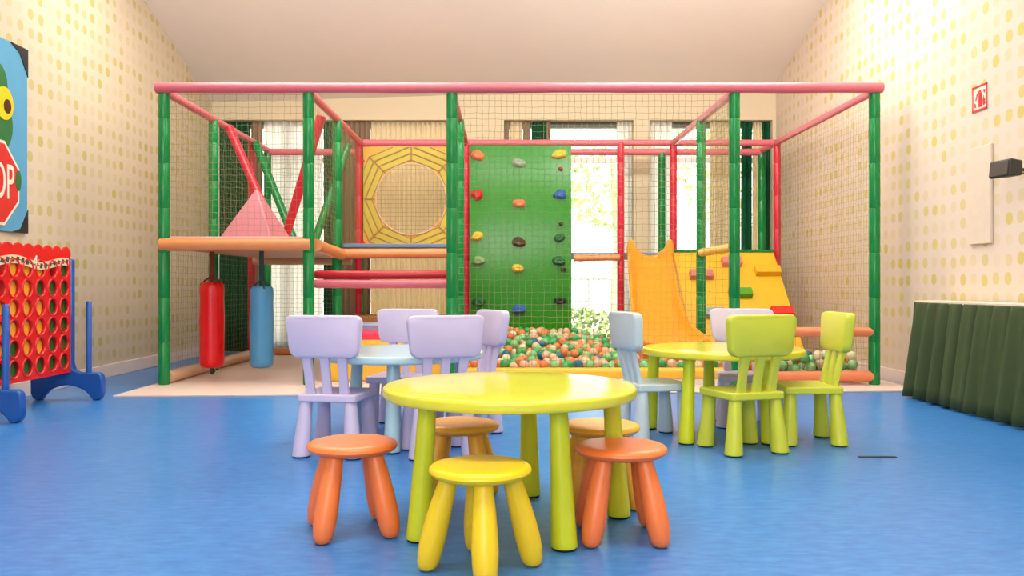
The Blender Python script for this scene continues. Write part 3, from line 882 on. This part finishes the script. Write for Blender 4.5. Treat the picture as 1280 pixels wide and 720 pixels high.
# ------------------------------------------------------------------ stools
def make_stool(m, loc, rz, label):
    t = thing('stool', label, 'stool', loc, rz, 'small round stools around the front table')
    prof = [(0.01, 0.262), (0.11, 0.262), (0.132, 0.266), (0.143, 0.273), (0.148, 0.281), (0.1465, 0.289), (0.140, 0.295), (0.128, 0.2985), (0.11, 0.2995), (0.05, 0.2985), (0.005, 0.298)]
    MB().lathe(prof, 64).obj('seat', m, t)
    for k in range(4):
        a = k * PI / 2
        bx, by = 0.152 * math.cos(a), 0.152 * math.sin(a); tx, ty = 0.088 * math.cos(a), 0.088 * math.sin(a)
        lp = [(0.006, 0.0), (0.018, 0.002), (0.027, 0.010), (0.032, 0.024), (0.036, 0.055), (0.0375, 0.09), (0.036, 0.14), (0.033, 0.19), (0.029, 0.235), (0.026, 0.268)]
        b = MB(); rs = []
        for r, z in lp:
            q = z / 0.268; e = q ** 1.25                     # slight curve of the club-shaped leg
            ox, oy = bx + (tx - bx) * e, by + (ty - by) * e
            rs.append([(ox + r * math.cos(2 * PI * j / 24), oy + r * math.sin(2 * PI * j / 24), z) for j in range(24)])
        b.rings(rs).obj('leg', m, t)
    return t
R_ = math.radians
s0 = make_stool('yellow', (-0.068, 2.365, 0), R_(7), 'bright yellow stool in front of the yellow-green table')
SG = 'small round stools around the front table'
dup(s0, (-0.50, 2.72, 0), R_(-27), 'orange stool at the left edge of the nearest table, beside the lilac chair', SG, recolour('orange'))
dup(s0, (0.378, 2.66, 0), R_(45), 'orange stool at the right side of the nearest table, no chair beside it', SG, recolour('orange'))
dup(s0, (-0.166, 3.10, 0), R_(40), 'amber stool directly behind the bright yellow stool, under the far side of the table', SG, recolour('amber'))
dup(s0, (0.358, 3.07, 0), R_(50), 'amber stool behind the orange stool, half hidden by a table leg', SG, recolour('amber'))

# ------------------------------------------------------------------ chairs
def rrect(w0, w1, h0, h1, r, n=6):
    """Rounded trapezoid outline (w0 half-width at h0, w1 at h1)."""
    cs = [(w0, h0), (w1, h1), (-w1, h1), (-w0, h0)]; out = []
    for i in range(4):
        p, a, c = Vector(cs[i]), Vector(cs[i - 1]), Vector(cs[(i + 1) % 4])
        da, dc = (a - p).normalized(), (c - p).normalized()
        for k in range(n + 1):
            t = k / n; q0, q2 = p + da * r, p + dc * r
            out.append(tuple((1 - t) ** 2 * q0 + 2 * t * (1 - t) * p + t * t * q2))
    return out
def make_chair(m, loc, heading, label, group):
    t = thing('chair', label, 'chair', loc, R_(heading - 90), group)
    MB().prism(rrect(0.145, 0.158, -0.148, 0.148, 0.022), 'z', 0.262, 0.30).obj('seat', m, t, bevel=0.008)
    for sx in (-1, 1):
        for sy in (-1, 1):
            prof = [(0.040, 0.006), (0.0435, 0.010), (0.0425, 0.03), (0.036, 0.14), (0.0305, 0.235), (0.029, 0.264)]
            l = MB().lathe(prof, 28, sx * 0.128, sy * 0.128, top=(-sx * 0.018, -sy * 0.016)).obj('leg', m, t)
            MB().lathe([(0.034, 0.0), (0.038, 0.002), (0.038, 0.007)], 24, sx * 0.128, sy * 0.128).obj('foot_glide', 'glide', l, label='black glide')
    # three slats rise from the rear of the seat to the back panel, leaning back
    for i in (-1, 0, 1):
        b = MB(); rs = []
        for q in range(6):
            u = q / 5; z = 0.295 + 0.19 * u; y = -0.118 - 0.038 * u - 0.006 * u * u; x = i * (0.083 + 0.004 * u); w = 0.024 - 0.003 * math.sin(PI * u); d = 0.0125
            rs.append([(x - w, y - d, z), (x + w, y - d, z), (x + w, y + d, z), (x - w, y + d, z)])
        b.rings(rs).obj('slat', m, t, bevel=0.006)
    # back panel: rounded trapezoid, slightly curved and leaning
    out = rrect(0.166, 0.190, 0.0, 0.200, 0.045, 7)
    b = MB(); rs = []
    for ins, d in ((0.011, -0.021), (0.003, -0.017), (0.0, -0.008), (0.0, 0.016), (0.003, 0.025), (0.011, 0.029)):
        ring = []
        for x, h in out:
            k = 1 - ins / 0.1
            xx, hh = x * (1 - ins / 0.18), 0.1 + (h - 0.1) * k
            z = 0.472 + hh; y = -0.168 - 0.16 * hh * 0.55 + d + 0.45 * xx * xx
            ring.append((xx, y, z))
        rs.append(ring)
    b.rings(rs).obj('backrest', m, t)
    return t
c1 = make_chair('lilac', (-0.81, 4.0, 0), 80, 'lilac chair turned away from us, left of the pale blue table', 'lilac chairs')
def chair(x, y, h, m, label, group): return dup(c1, (x, y, 0), R_(h - 90), label, group, recolour(m) if m != 'lilac' else None)
chair(-0.320, 3.995, 108, 'lilac', 'lilac chair turned away from us, right of the pale blue table, behind the stool table', 'lilac chairs')
chair(-0.60, 4.73, 260, 'lilac', 'lilac chair facing us from behind the pale blue table', 'lilac chairs')
chair(-0.216, 4.60, 205, 'lilac', 'lilac chair seen nearly edge-on in front of the green climbing wall', 'lilac chairs')
chair(0.80, 4.40, 14, 'greyblue', 'pale grey-blue chair facing the lime table', None)
chair(1.175, 4.07, 107, 'lime_chair', 'lime chair with its back turned to us at the lime table', 'lime chairs')
chair(1.57, 4.29, 178, 'lime_chair', 'lime chair seen side-on, nearest to the right wall', 'lime chairs')
chair(1.40, 4.80, 260, 'lilac', 'lilac chair facing us behind the lime table, mostly hidden by a lime chair', 'lilac chairs')

# ------------------------------------------------------------------ skirted table along the right wall
def skirt_table():
    y0, y1, x0, x1, H = 3.55, 5.98, 2.985, 3.228, 0.695
    t = thing('buffet_table', 'long narrow table with a dark green velvet skirt against the right wall', 'table', (x0, y1, 0))
    MB().box(0, x1 - x0, y0 - y1, 0, H - 0.012, H + 0.008).obj('tabletop', 'tabletop', t, bevel=0.004)
    # pleated cloth hanging round the front and the two ends
    rnd = random.Random(5); path = []
    def seg_pts(a, c, n): return [(a[0] + (c[0] - a[0]) * k / n, a[1] + (c[1] - a[1]) * k / n) for k in range(n)]
    pts = seg_pts((x1 - x0 - 0.01, 0.0), (0, 0.0), 24) + seg_pts((0, 0.0), (0, y0 - y1), 240) + seg_pts((0, y0 - y1), (x1 - x0 - 0.01, y0 - y1), 24)
    rows = []
    for zi, z in enumerate((0.02, 0.10, 0.25, 0.42, 0.56, 0.64, 0.68, 0.69)):
        down = (0.69 - z) / 0.69; row = []
        s = 0.0
        for i, (x, y) in enumerate(pts):
            side = 0 if i < 24 else (1 if i < 264 else 2)
            s = i * 0.0101
            w = math.sin(s * 2 * PI / 0.155 + 1.3 * math.sin(s * 2.1)) + 0.6 * math.sin(s * 2 * PI / 0.083 + 2.0 + math.sin(s * 3.3))
            amp = 0.007 + 0.030 * down ** 0.5
            fl = 0.055 * down ** 1.2 + 0.006
            d = fl + amp * (w + 0.6)
            nx, ny = ((0, 1), (-1, 0), (0, -1))[side]
            if side == 0 and i > 18: f_ = (i - 18) / 6; nx, ny = -0.7 * f_, 1 - 0.3 * f_
            if side == 1 and i < 30: f_ = (30 - i) / 6; nx, ny = -1 + 0.3 * f_, 0.7 * f_
            if side == 0 and i < 4: d *= i / 4
            row.append((x + nx * d, y + ny * d, z))
        rows.append(row)
    n = len(pts); v = [p for r in rows for p in r]; f = []
    for r in range(len(rows) - 1):
        for i in range(n - 1): a = r * n + i; f.append((a, a + 1, a + n + 1, a + n))
    o = MB().add(v, f).obj('skirt', 'velvet', t, edge=False)
    md = o.modifiers.new('t', 'SOLIDIFY'); md.thickness = 0.004
    for lx in (0.05, x1 - x0 - 0.05):
        for ly in (-0.06, y0 - y1 + 0.06):
            MB().box(lx - 0.018, lx + 0.018, ly - 0.018, ly + 0.018, 0, H - 0.012).obj('leg', 'black', t, bevel=0.004, label='black leg')
skirt_table()

# ------------------------------------------------------------------ things on the right wall
def fire_sign():
    y = 5.62; z = PZ(122.5, y)
    t = thing('fire_sign', 'small square red and white safety sign high on the right dotted wall', 'sign', (XR - 0.001, y, z))
    s = 0.088
    MB().box(-0.004, 0, -s, s, -s, s).obj('plate', 'sign_white', t)
    fr = MB()
    for a in ((-s, s, s - 0.014, s), (-s, s, -s, -s + 0.014), (-s, -s + 0.012, -s, s), (s - 0.012, s, -s, s)):
        fr.box(-0.006, -0.0045, a[0], a[1], a[2], a[3])
    fr.obj('border', 'sign_red', t, label='red border')
    p = MB()
    def poly(pts): p.prism(pts, 'x', -0.0065, -0.0045)
    # pictogram: extinguisher body with hose, flames beside it
    poly([(0.012, -0.062), (0.012, 0.020), (0.004, 0.036), (-0.018, 0.036), (-0.026, 0.020), (-0.026, -0.062)])
    poly([(0.0, 0.038), (0.0, 0.056), (-0.014, 0.056), (-0.014, 0.038)])
    poly([(0.002, 0.052), (0.034, 0.030), (0.050, -0.010), (0.042, -0.012), (0.028, 0.022), (0.0, 0.044)])
    poly([(-0.040, -0.060), (-0.066, -0.050), (-0.062, -0.010), (-0.052, -0.024), (-0.048, 0.010), (-0.036, -0.022)])
    poly([(-0.044, 0.050), (-0.066, 0.046), (-0.058, 0.022), (-0.048, 0.030)])
    poly([(0.044, -0.060), (0.062, -0.052), (0.058, -0.026), (0.046, -0.034)])
    p.obj('pictogram_marking', 'sign_red', t, label='red pictogram')
fire_sign()
o = MB().box(XR - 0.02, XR, 5.47, 5.73, PZ(305, 5.6), PZ(183, 5.6)).obj('mounted_box', 'cover_box', bevel=0.006)
tag(o, 'plain cream cover box fixed to the right dotted wall below the sign', 'wall box')
def wall_speaker():
    y = 5.10; z = PZ(211, y)
    t = thing('wall_speaker', 'small dark wedge-shaped speaker bracketed to the right dotted wall', 'speaker', (XR - 0.115, y, z), R_(8))
    # body: trapezoid in plan, front towards the room
    b = MB()
    v = [(-0.075, -0.085, -0.055), (-0.075, 0.10, -0.055), (0.045, 0.06, -0.045), (0.045, -0.05, -0.045),
         (-0.065, -0.085, 0.055), (-0.065, 0.10, 0.055), (0.045, 0.06, 0.05), (0.045, -0.05, 0.05)]
    b.add(v, [(3, 2, 1, 0), (4, 5, 6, 7), (0, 1, 5, 4), (1, 2, 6, 5), (2, 3, 7, 6), (3, 0, 4, 7)], False).obj('case', 'speaker', t, bevel=0.012)
    b = MB().add([(-0.083, -0.07, -0.045), (-0.083, 0.085, -0.045), (-0.073, 0.085, 0.045), (-0.073, -0.07, 0.045), (-0.074, -0.07, -0.045), (-0.074, 0.085, -0.045), (-0.064, 0.085, 0.045), (-0.064, -0.07, 0.045)],
                 [(0, 1, 2, 3), (7, 6, 5, 4), (0, 4, 5, 1), (1, 5, 6, 2), (2, 6, 7, 3), (3, 7, 4, 0)], False).obj('grille', 'speaker_front', t, bevel=0.003)
    MB().tube([(0.04, 0.0, 0), (0.075, -0.005, -0.005), (0.10, -0.005, -0.005)], 0.010, 8).obj('bracket', 'speaker', t)
    MB().tube([(0.04, -0.03, -0.03), (0.08, -0.10, -0.035), (0.095, -0.25, -0.015), (0.095, -0.7, -0.01)], 0.004, 6).obj('cable', 'speaker', t)
wall_speaker()

# thin dark strip on the floor
y = 834.3 / (571.5 - VY)
o = MB().box(PX(1073, y), PX(1120, y), y - 0.012, y + 0.012, 0.0, 0.004).obj('floor_strip', 'black', bevel=0.0015)
tag(o, 'thin dark strip lying on the bare blue floor', 'strip')

# ------------------------------------------------------------------ painted board on the left wall
def painted_board():
    xw = XL + 0.001
    y1 = 6.02; z0, z1 = 1.19, 2.53; y0 = y1 - 1.05
    t = thing('painted_board', 'painted blue board with a green frog and a red STOP sign on the left wall', 'painting', (xw, y1, z0))
    Hh = z1 - z0
    MB().box(0, 0.018, y0 - y1, 0, 0, Hh).obj('panel', 'poster_blue', t, bevel=0.003)
    def flat(name, poly, m, d0, d1, lab=None): return MB().prism(poly, 'x', d0, d1).obj(name, m, t, label=lab)
    def Q(px, py):          # photo pixel on the board plane -> local (y, z)
        yy = (xw + 0.02) * F / (px - VX); return (yy - y1, PZ(py, yy) - z0)
    for poly in ([(0, Hh), (-0.22, Hh), (-0.1, Hh - 0.05), (0, Hh - 0.20)], [(0, 0), (0, 0.17), (-0.09, 0.03), (-0.2, 0)],
                 [(y0 - y1, Hh), (y0 - y1 + 0.2, Hh), (y0 - y1, Hh - 0.2)], [(y0 - y1, 0), (y0 - y1 + 0.2, 0), (y0 - y1, 0.17)]):
        flat('corner', poly, 'black', 0.018, 0.024, 'black corner')
    ell = lambda cy, cz, ry, rz, n=36: [(cy + ry * math.cos(2 * PI * k / n), cz + rz * math.sin(2 * PI * k / n)) for k in range(n)]
    # green head, partly cut by the photo's edge
    hc = Q(-14, 150)
    flat('frog_head', ell(hc[0], hc[1], 0.27, 0.24), 'poster_green', 0.018, 0.022)
    flat('frog_brow', ell(Q(-4, 104)[0], Q(-4, 104)[1], 0.12, 0.15), 'poster_green', 0.0185, 0.0225)
    ec = Q(5, 129)
    e = flat('eye', ell(ec[0], ec[1], 0.10, 0.115), 'poster_yellow', 0.022, 0.027, 'yellow eye')
    pc = Q(8, 133)
    MB().prism(ell(pc[0], pc[1], 0.042, 0.05), 'x', 0.027, 0.030).obj('pupil', 'poster_brown', e, label='brown pupil')
    sc_ = Q(-9, 226); R8 = 0.30
    octo = lambda r: [(sc_[0] + r * math.cos(PI / 8 + k * PI / 4), sc_[1] + r * math.sin(PI / 8 + k * PI / 4)) for k in range(8)]
    s = flat('stop_sign', octo(R8 + 0.018), 'poster_white', 0.022, 0.027, 'white rim of the stop sign')
    MB().prism(octo(R8 - 0.006), 'x', 0.027, 0.031).obj('sign_face', 'poster_red', s, label='red sign face')
    me = text_mesh('STOP', 0.235, 0.002); me.materials.append(M['poster_white'])
    o = bpy.data.objects.new('lettering', me); COL.objects.link(o); o.parent = s
    o.rotation_euler = (PI / 2, 0, PI / 2); o.location = (0.033, sc_[0], sc_[1]); o.scale = (0.80, 1.5, 1)
    ac = Q(21, 226)
    flat('frog_hand', ell(ac[0], ac[1], 0.035, 0.075, 16), 'poster_green', 0.022, 0.033)
painted_board()

# ------------------------------------------------------------------ giant four-in-a-row game
def giant_game():
    xb = -3.09; ye = 5.81; pitch = 0.146; rp = 0.127; ncol, nrow = 6, 6
    L = ncol * pitch + 0.03; th = 0.07
    zb, zt = 0.20, 1.065
    t = thing('giant_row_game', 'giant red four-in-a-row game board on blue feet by the left wall', 'game', (xb, ye, 0))
    colY = [-(0.015 + pitch * (k + 0.5)) for k in range(ncol)]
    rowZ = [0.285 + rp * r for r in range(nrow)]
    rh = 0.050
    # the two perforated faces, made of square tiles with round holes
    def face(xa, xb_):
        b = MB(); n = 24
        for cy in colY:
            for cz in rowZ:
                inner = [(cy + rh * math.cos(2 * PI * k / n + PI / 4), cz + rh * 1.06 * math.sin(2 * PI * k / n + PI / 4)) for k in range(n)]
                outer = []
                for k in range(n):
                    a = 2 * PI * k / n + PI / 4; c_, s_ = math.cos(a), math.sin(a); m_ = max(abs(c_), abs(s_))
                    outer.append((cy + pitch / 2 * c_ / m_, cz + rp / 2 * s_ / m_))
                v = [(xa, *p) for p in inner] + [(xa, *p) for p in outer] + [(xb_, *p) for p in inner] + [(xb_, *p) for p in outer]; f = []
                for k in range(n):
                    q = (k + 1) % n
                    f += [(k, q, n + q, n + k), (2 * n + k, 3 * n + k, 3 * n + q, 2 * n + q), (k, 2 * n + k, 2 * n + q, q)]
                b.add(v, f, False)
        return b
    for xa, xc in ((0.022, 0.035), (-0.035, -0.022)):
        fb = face(xa, xc)
        # margins: bottom bar, ends and the wavy-topped header
        lo, hi = rowZ[0] - rp / 2, rowZ[-1] + rp / 2
        fb.box(xa, xc, -L, 0, zb, lo); fb.box(xa, xc, -0.015, 0, lo, hi); fb.box(xa, xc, -L, -L + 0.015, lo, hi)
        top = []
        for k in range(85):
            u = k / 84; top.append((-L * u, zt - 0.018 + 0.034 * abs(math.sin(PI * 8 * u + PI / 2 * 0))))
        poly = [(0, hi)] + top + [(-L, hi)]
        fb.prism(poly, 'x', xa, xc)
        o = fb.obj('board_frame', 'game_red', t)
    b = MB()
    for k in range(ncol + 1): yy = -(0.015 + pitch * k); b.box(-0.022, 0.022, yy - 0.004, yy + 0.004, rowZ[0] - rp / 2, zt - 0.05)
    b.box(-0.022, 0.022, -L, 0, zb, rowZ[0] - rp / 2)
    b.obj('inner_grid', 'game_red', t)
    # raised rims round the holes
    b = MB()
    for cy in colY:
        for cz in rowZ:
            b.tube([(0.035, cy + (rh + 0.006) * math.cos(2 * PI * k / 20), cz + (rh * 1.06 + 0.006) * math.sin(2 * PI * k / 20)) for k in range(21)], 0.007, 6, False)
    b.obj('hole_rim', 'game_red', t)
    # header label: a cream strip with worn printed marks and a figure 4
    st = []
    for k in range(41): u = k / 40; st.append((-0.03 - (L - 0.06) * u, 0.985 + 0.018 * math.sin(u * 9 + 1)))
    strip = st + [(p[0], p[1] - 0.052) for p in reversed(st)]
    lab = MB().prism(strip, 'x', 0.0352, 0.037).obj('header_label', 'cream_label', t, label='cream header label')
    rnd = random.Random(3); mk = MB()
    wob = [(-0.04 - (L - 0.08) * k / 40, 0.985 + 0.018 * math.sin(k / 40 * 9 + 1) - 0.026) for k in range(41)]
    mk.prism([(p[0], p[1] + 0.003) for p in wob] + [(p[0], p[1] - 0.003) for p in reversed(wob)], 'x', 0.0371, 0.0378)
    for k in range(16):
        u = (k + 0.5) / 16
        if 0.42 < u < 0.56: continue
        yy = -0.03 - (L - 0.06) * u; zc = 0.985 + 0.018 * math.sin(u * 9 + 1) - 0.026
        mk.prism([(yy - 0.018, zc - 0.014 * rnd.uniform(0.5, 1.3)), (yy + 0.012, zc - 0.016), (yy + 0.018, zc + 0.014 * rnd.uniform(0.5, 1.3)), (yy - 0.01, zc + 0.016)], 'x', 0.0371, 0.0385)
    mk.obj('printed_pattern', 'label_ink', lab, label='worn dark print')
    me = text_mesh('4', 0.11, 0.0015); me.materials.append(M['poster_white'])
    o = bpy.data.objects.new('lettering', me); COL.objects.link(o); o.parent = lab
    o.rotation_euler = (PI / 2, 0, PI / 2); o.location = (0.039, -0.03 - (L - 0.06) * 0.49, 0.965)
    # feet: an upright against each end of the board with an arched foot, plus a disc peg on each foot
    def foot(yc, flip):
        poly = [(-0.035, 0.215), (-0.035, 1.0), (0.03, 1.0), (0.035, 0.99), (0.035, 0.27), (0.05, 0.215), (0.09, 0.195), (0.22, 0.195), (0.245, 0.18), (0.255, 0.14), (0.255, 0.05), (0.24, 0.015), (0.215, 0.0), (0.185, 0.0), (0.165, 0.03),
                (0.12, 0.075), (0.05, 0.10), (0.0, 0.105), (-0.05, 0.10), (-0.12, 0.075), (-0.165, 0.03), (-0.185, 0.0), (-0.215, 0.0), (-0.24, 0.015), (-0.255, 0.05), (-0.255, 0.14), (-0.22, 0.195), (-0.09, 0.195)]
        poly = [p for p in poly]
        MB().prism(poly, 'y', -0.03, 0.03).obj('foot', 'game_blue', t, bevel=0.012, loc=(0, yc, 0))
        for sx in (-1, 1):
            MB().tube([(sx * 0.145, yc, 0.19), (sx * 0.145, yc, 0.69), (sx * 0.145, yc, 0.70)], [0.020, 0.020, 0.012], 14).obj('disc_peg', 'game_blue', t)
    foot(0.035, 1); foot(-L - 0.035, -1)
    # discs
    rows = {0: 'GY Y', }
    pat = ['GEYYYE', 'GGGYYE', 'GGYYYY', 'GGYYYY', 'GGYYGY', 'GGGGGG']        # top row first; columns from the far end
    me_d = {}
    for c_, m in (('Y', 'game_yellow'), ('G', 'game_green')):
        prof = [(0.004, -0.017), (0.036, -0.017), (0.040, -0.013), (0.046, -0.013), (0.052, -0.017), (0.0575, -0.012), (0.0575, 0.012), (0.052, 0.017), (0.046, 0.013), (0.040, 0.013), (0.036, 0.017), (0.004, 0.017)]
        d = MB().lathe(prof, 32).mesh('disc'); d.materials.append(M[m]); sharp_by_angle(d, 40)
        me_d[c_] = d
    for r, line in enumerate(pat):
        for k, c_ in enumerate(line):
            if c_ == 'E': continue
            o = bpy.data.objects.new('game_disc', me_d[c_]); COL.objects.link(o)
            o.location = (xb, ye + colY[k], rowZ[nrow - 1 - r] - 0.001); o.rotation_euler = (0, PI / 2, 0)
            nm = 'yellow' if c_ == 'Y' else 'green'
            tag(o, nm + ' plastic disc slotted in the red game board', 'disc', nm + ' discs in the game board')
giant_game()

# ------------------------------------------------------------------ light
w = bpy.data.worlds.new('World'); SC.world = w; w.use_nodes = True
nt = w.node_tree; bg = nt.nodes['Background']
sky = nt.nodes.new('ShaderNodeTexSky'); sky.sky_type = 'NISHITA'; sky.sun_disc = False
sky.sun_elevation = R_(50); sky.sun_rotation = R_(95); sky.air_density = 1.0; sky.dust_density = 2.5
mxw = nt.nodes.new('ShaderNodeMix'); mxw.data_type = 'RGBA'; mxw.inputs['Factor'].default_value = 0.6
mxw.inputs['B'].default_value = (9, 9, 9, 1)
nt.links.new(sky.outputs['Color'], mxw.inputs['A']); nt.links.new(mxw.outputs['Result'], bg.inputs['Color'])
bg.inputs['Strength'].default_value = 0.55
def sun(el, az, e, ang):
    l = bpy.data.lights.new('sun', 'SUN'); l.energy = e; l.angle = R_(ang); l.color = (1, 0.95, 0.86)
    o = bpy.data.objects.new('sun', l); COL.objects.link(o)
    d = Vector((math.cos(el) * math.cos(az), math.cos(el) * math.sin(az), math.sin(el)))
    o.rotation_euler = d.to_track_quat('Z', 'Y').to_euler(); o.location = (6, 20, 9)
sun(R_(52), R_(8), 18.0, 1.0)
def area(name, loc, size, e, col, rot):
    l = bpy.data.lights.new(name, 'AREA'); l.shape = 'RECTANGLE'; l.size, l.size_y = size; l.energy = e; l.color = col
    o = bpy.data.objects.new(name, l); COL.objects.link(o); o.location = loc; o.rotation_euler = rot
    return o
# added rear light for unseen windows inferred behind the camera; wall built solid
area('window_daylight', (-0.6, -3.7, 2.2), (4.6, 2.6), 238, (1.0, 0.98, 0.95), (R_(78), 0, R_(-6)))
for x, y, e in ((-0.9, 1.6, 88), (0.9, 1.6, 92), (-1.7, 6.6, 84), (1.7, 6.6, 92)):  # overhead fill lights added to brighten tables and play structure, no fixtures
    area('ceiling_lamp', (x, y, ceil_h(x, y) - 0.40), (2.4, 1.2), e, (1.0, 0.965, 0.90), (0, 0, 0))
# upward fill lights added to brighten the sloping ceiling, no fixtures
for x, e in ((-1.4, 62), (1.5, 120)):
    area('ceiling_uplight', (x, 5.0, 3.55), (1.4, 0.5), e, (1.0, 0.98, 0.94), (R_(135), 0, 0))

# ------------------------------------------------------------------ camera and view
cam = bpy.data.cameras.new('camera'); co = bpy.data.objects.new('camera', cam); COL.objects.link(co)
co.location = (0, 0, CAM_H); co.rotation_euler = (PI / 2, 0, 0)
cam.sensor_width = 36; cam.lens = F / 1280 * 36
cam.shift_x = (640 - VX) / 1280; cam.shift_y = -(360 - VY) / 1280
cam.clip_start = 0.05; cam.clip_end = 200
SC.camera = co
vs = SC.view_settings
SC.display_settings.display_device = 'sRGB'
vs.view_transform = 'Standard'; vs.look = 'None'; vs.exposure = -0.12; vs.gamma = 1.0; vs.use_curve_mapping = False
SC.cycles.use_denoising = True
SC.cycles.max_bounces = 8; SC.cycles.diffuse_bounces = 5; SC.cycles.glossy_bounces = 4; SC.cycles.transparent_max_bounces = 16
SC.cycles.sample_clamp_indirect = 8
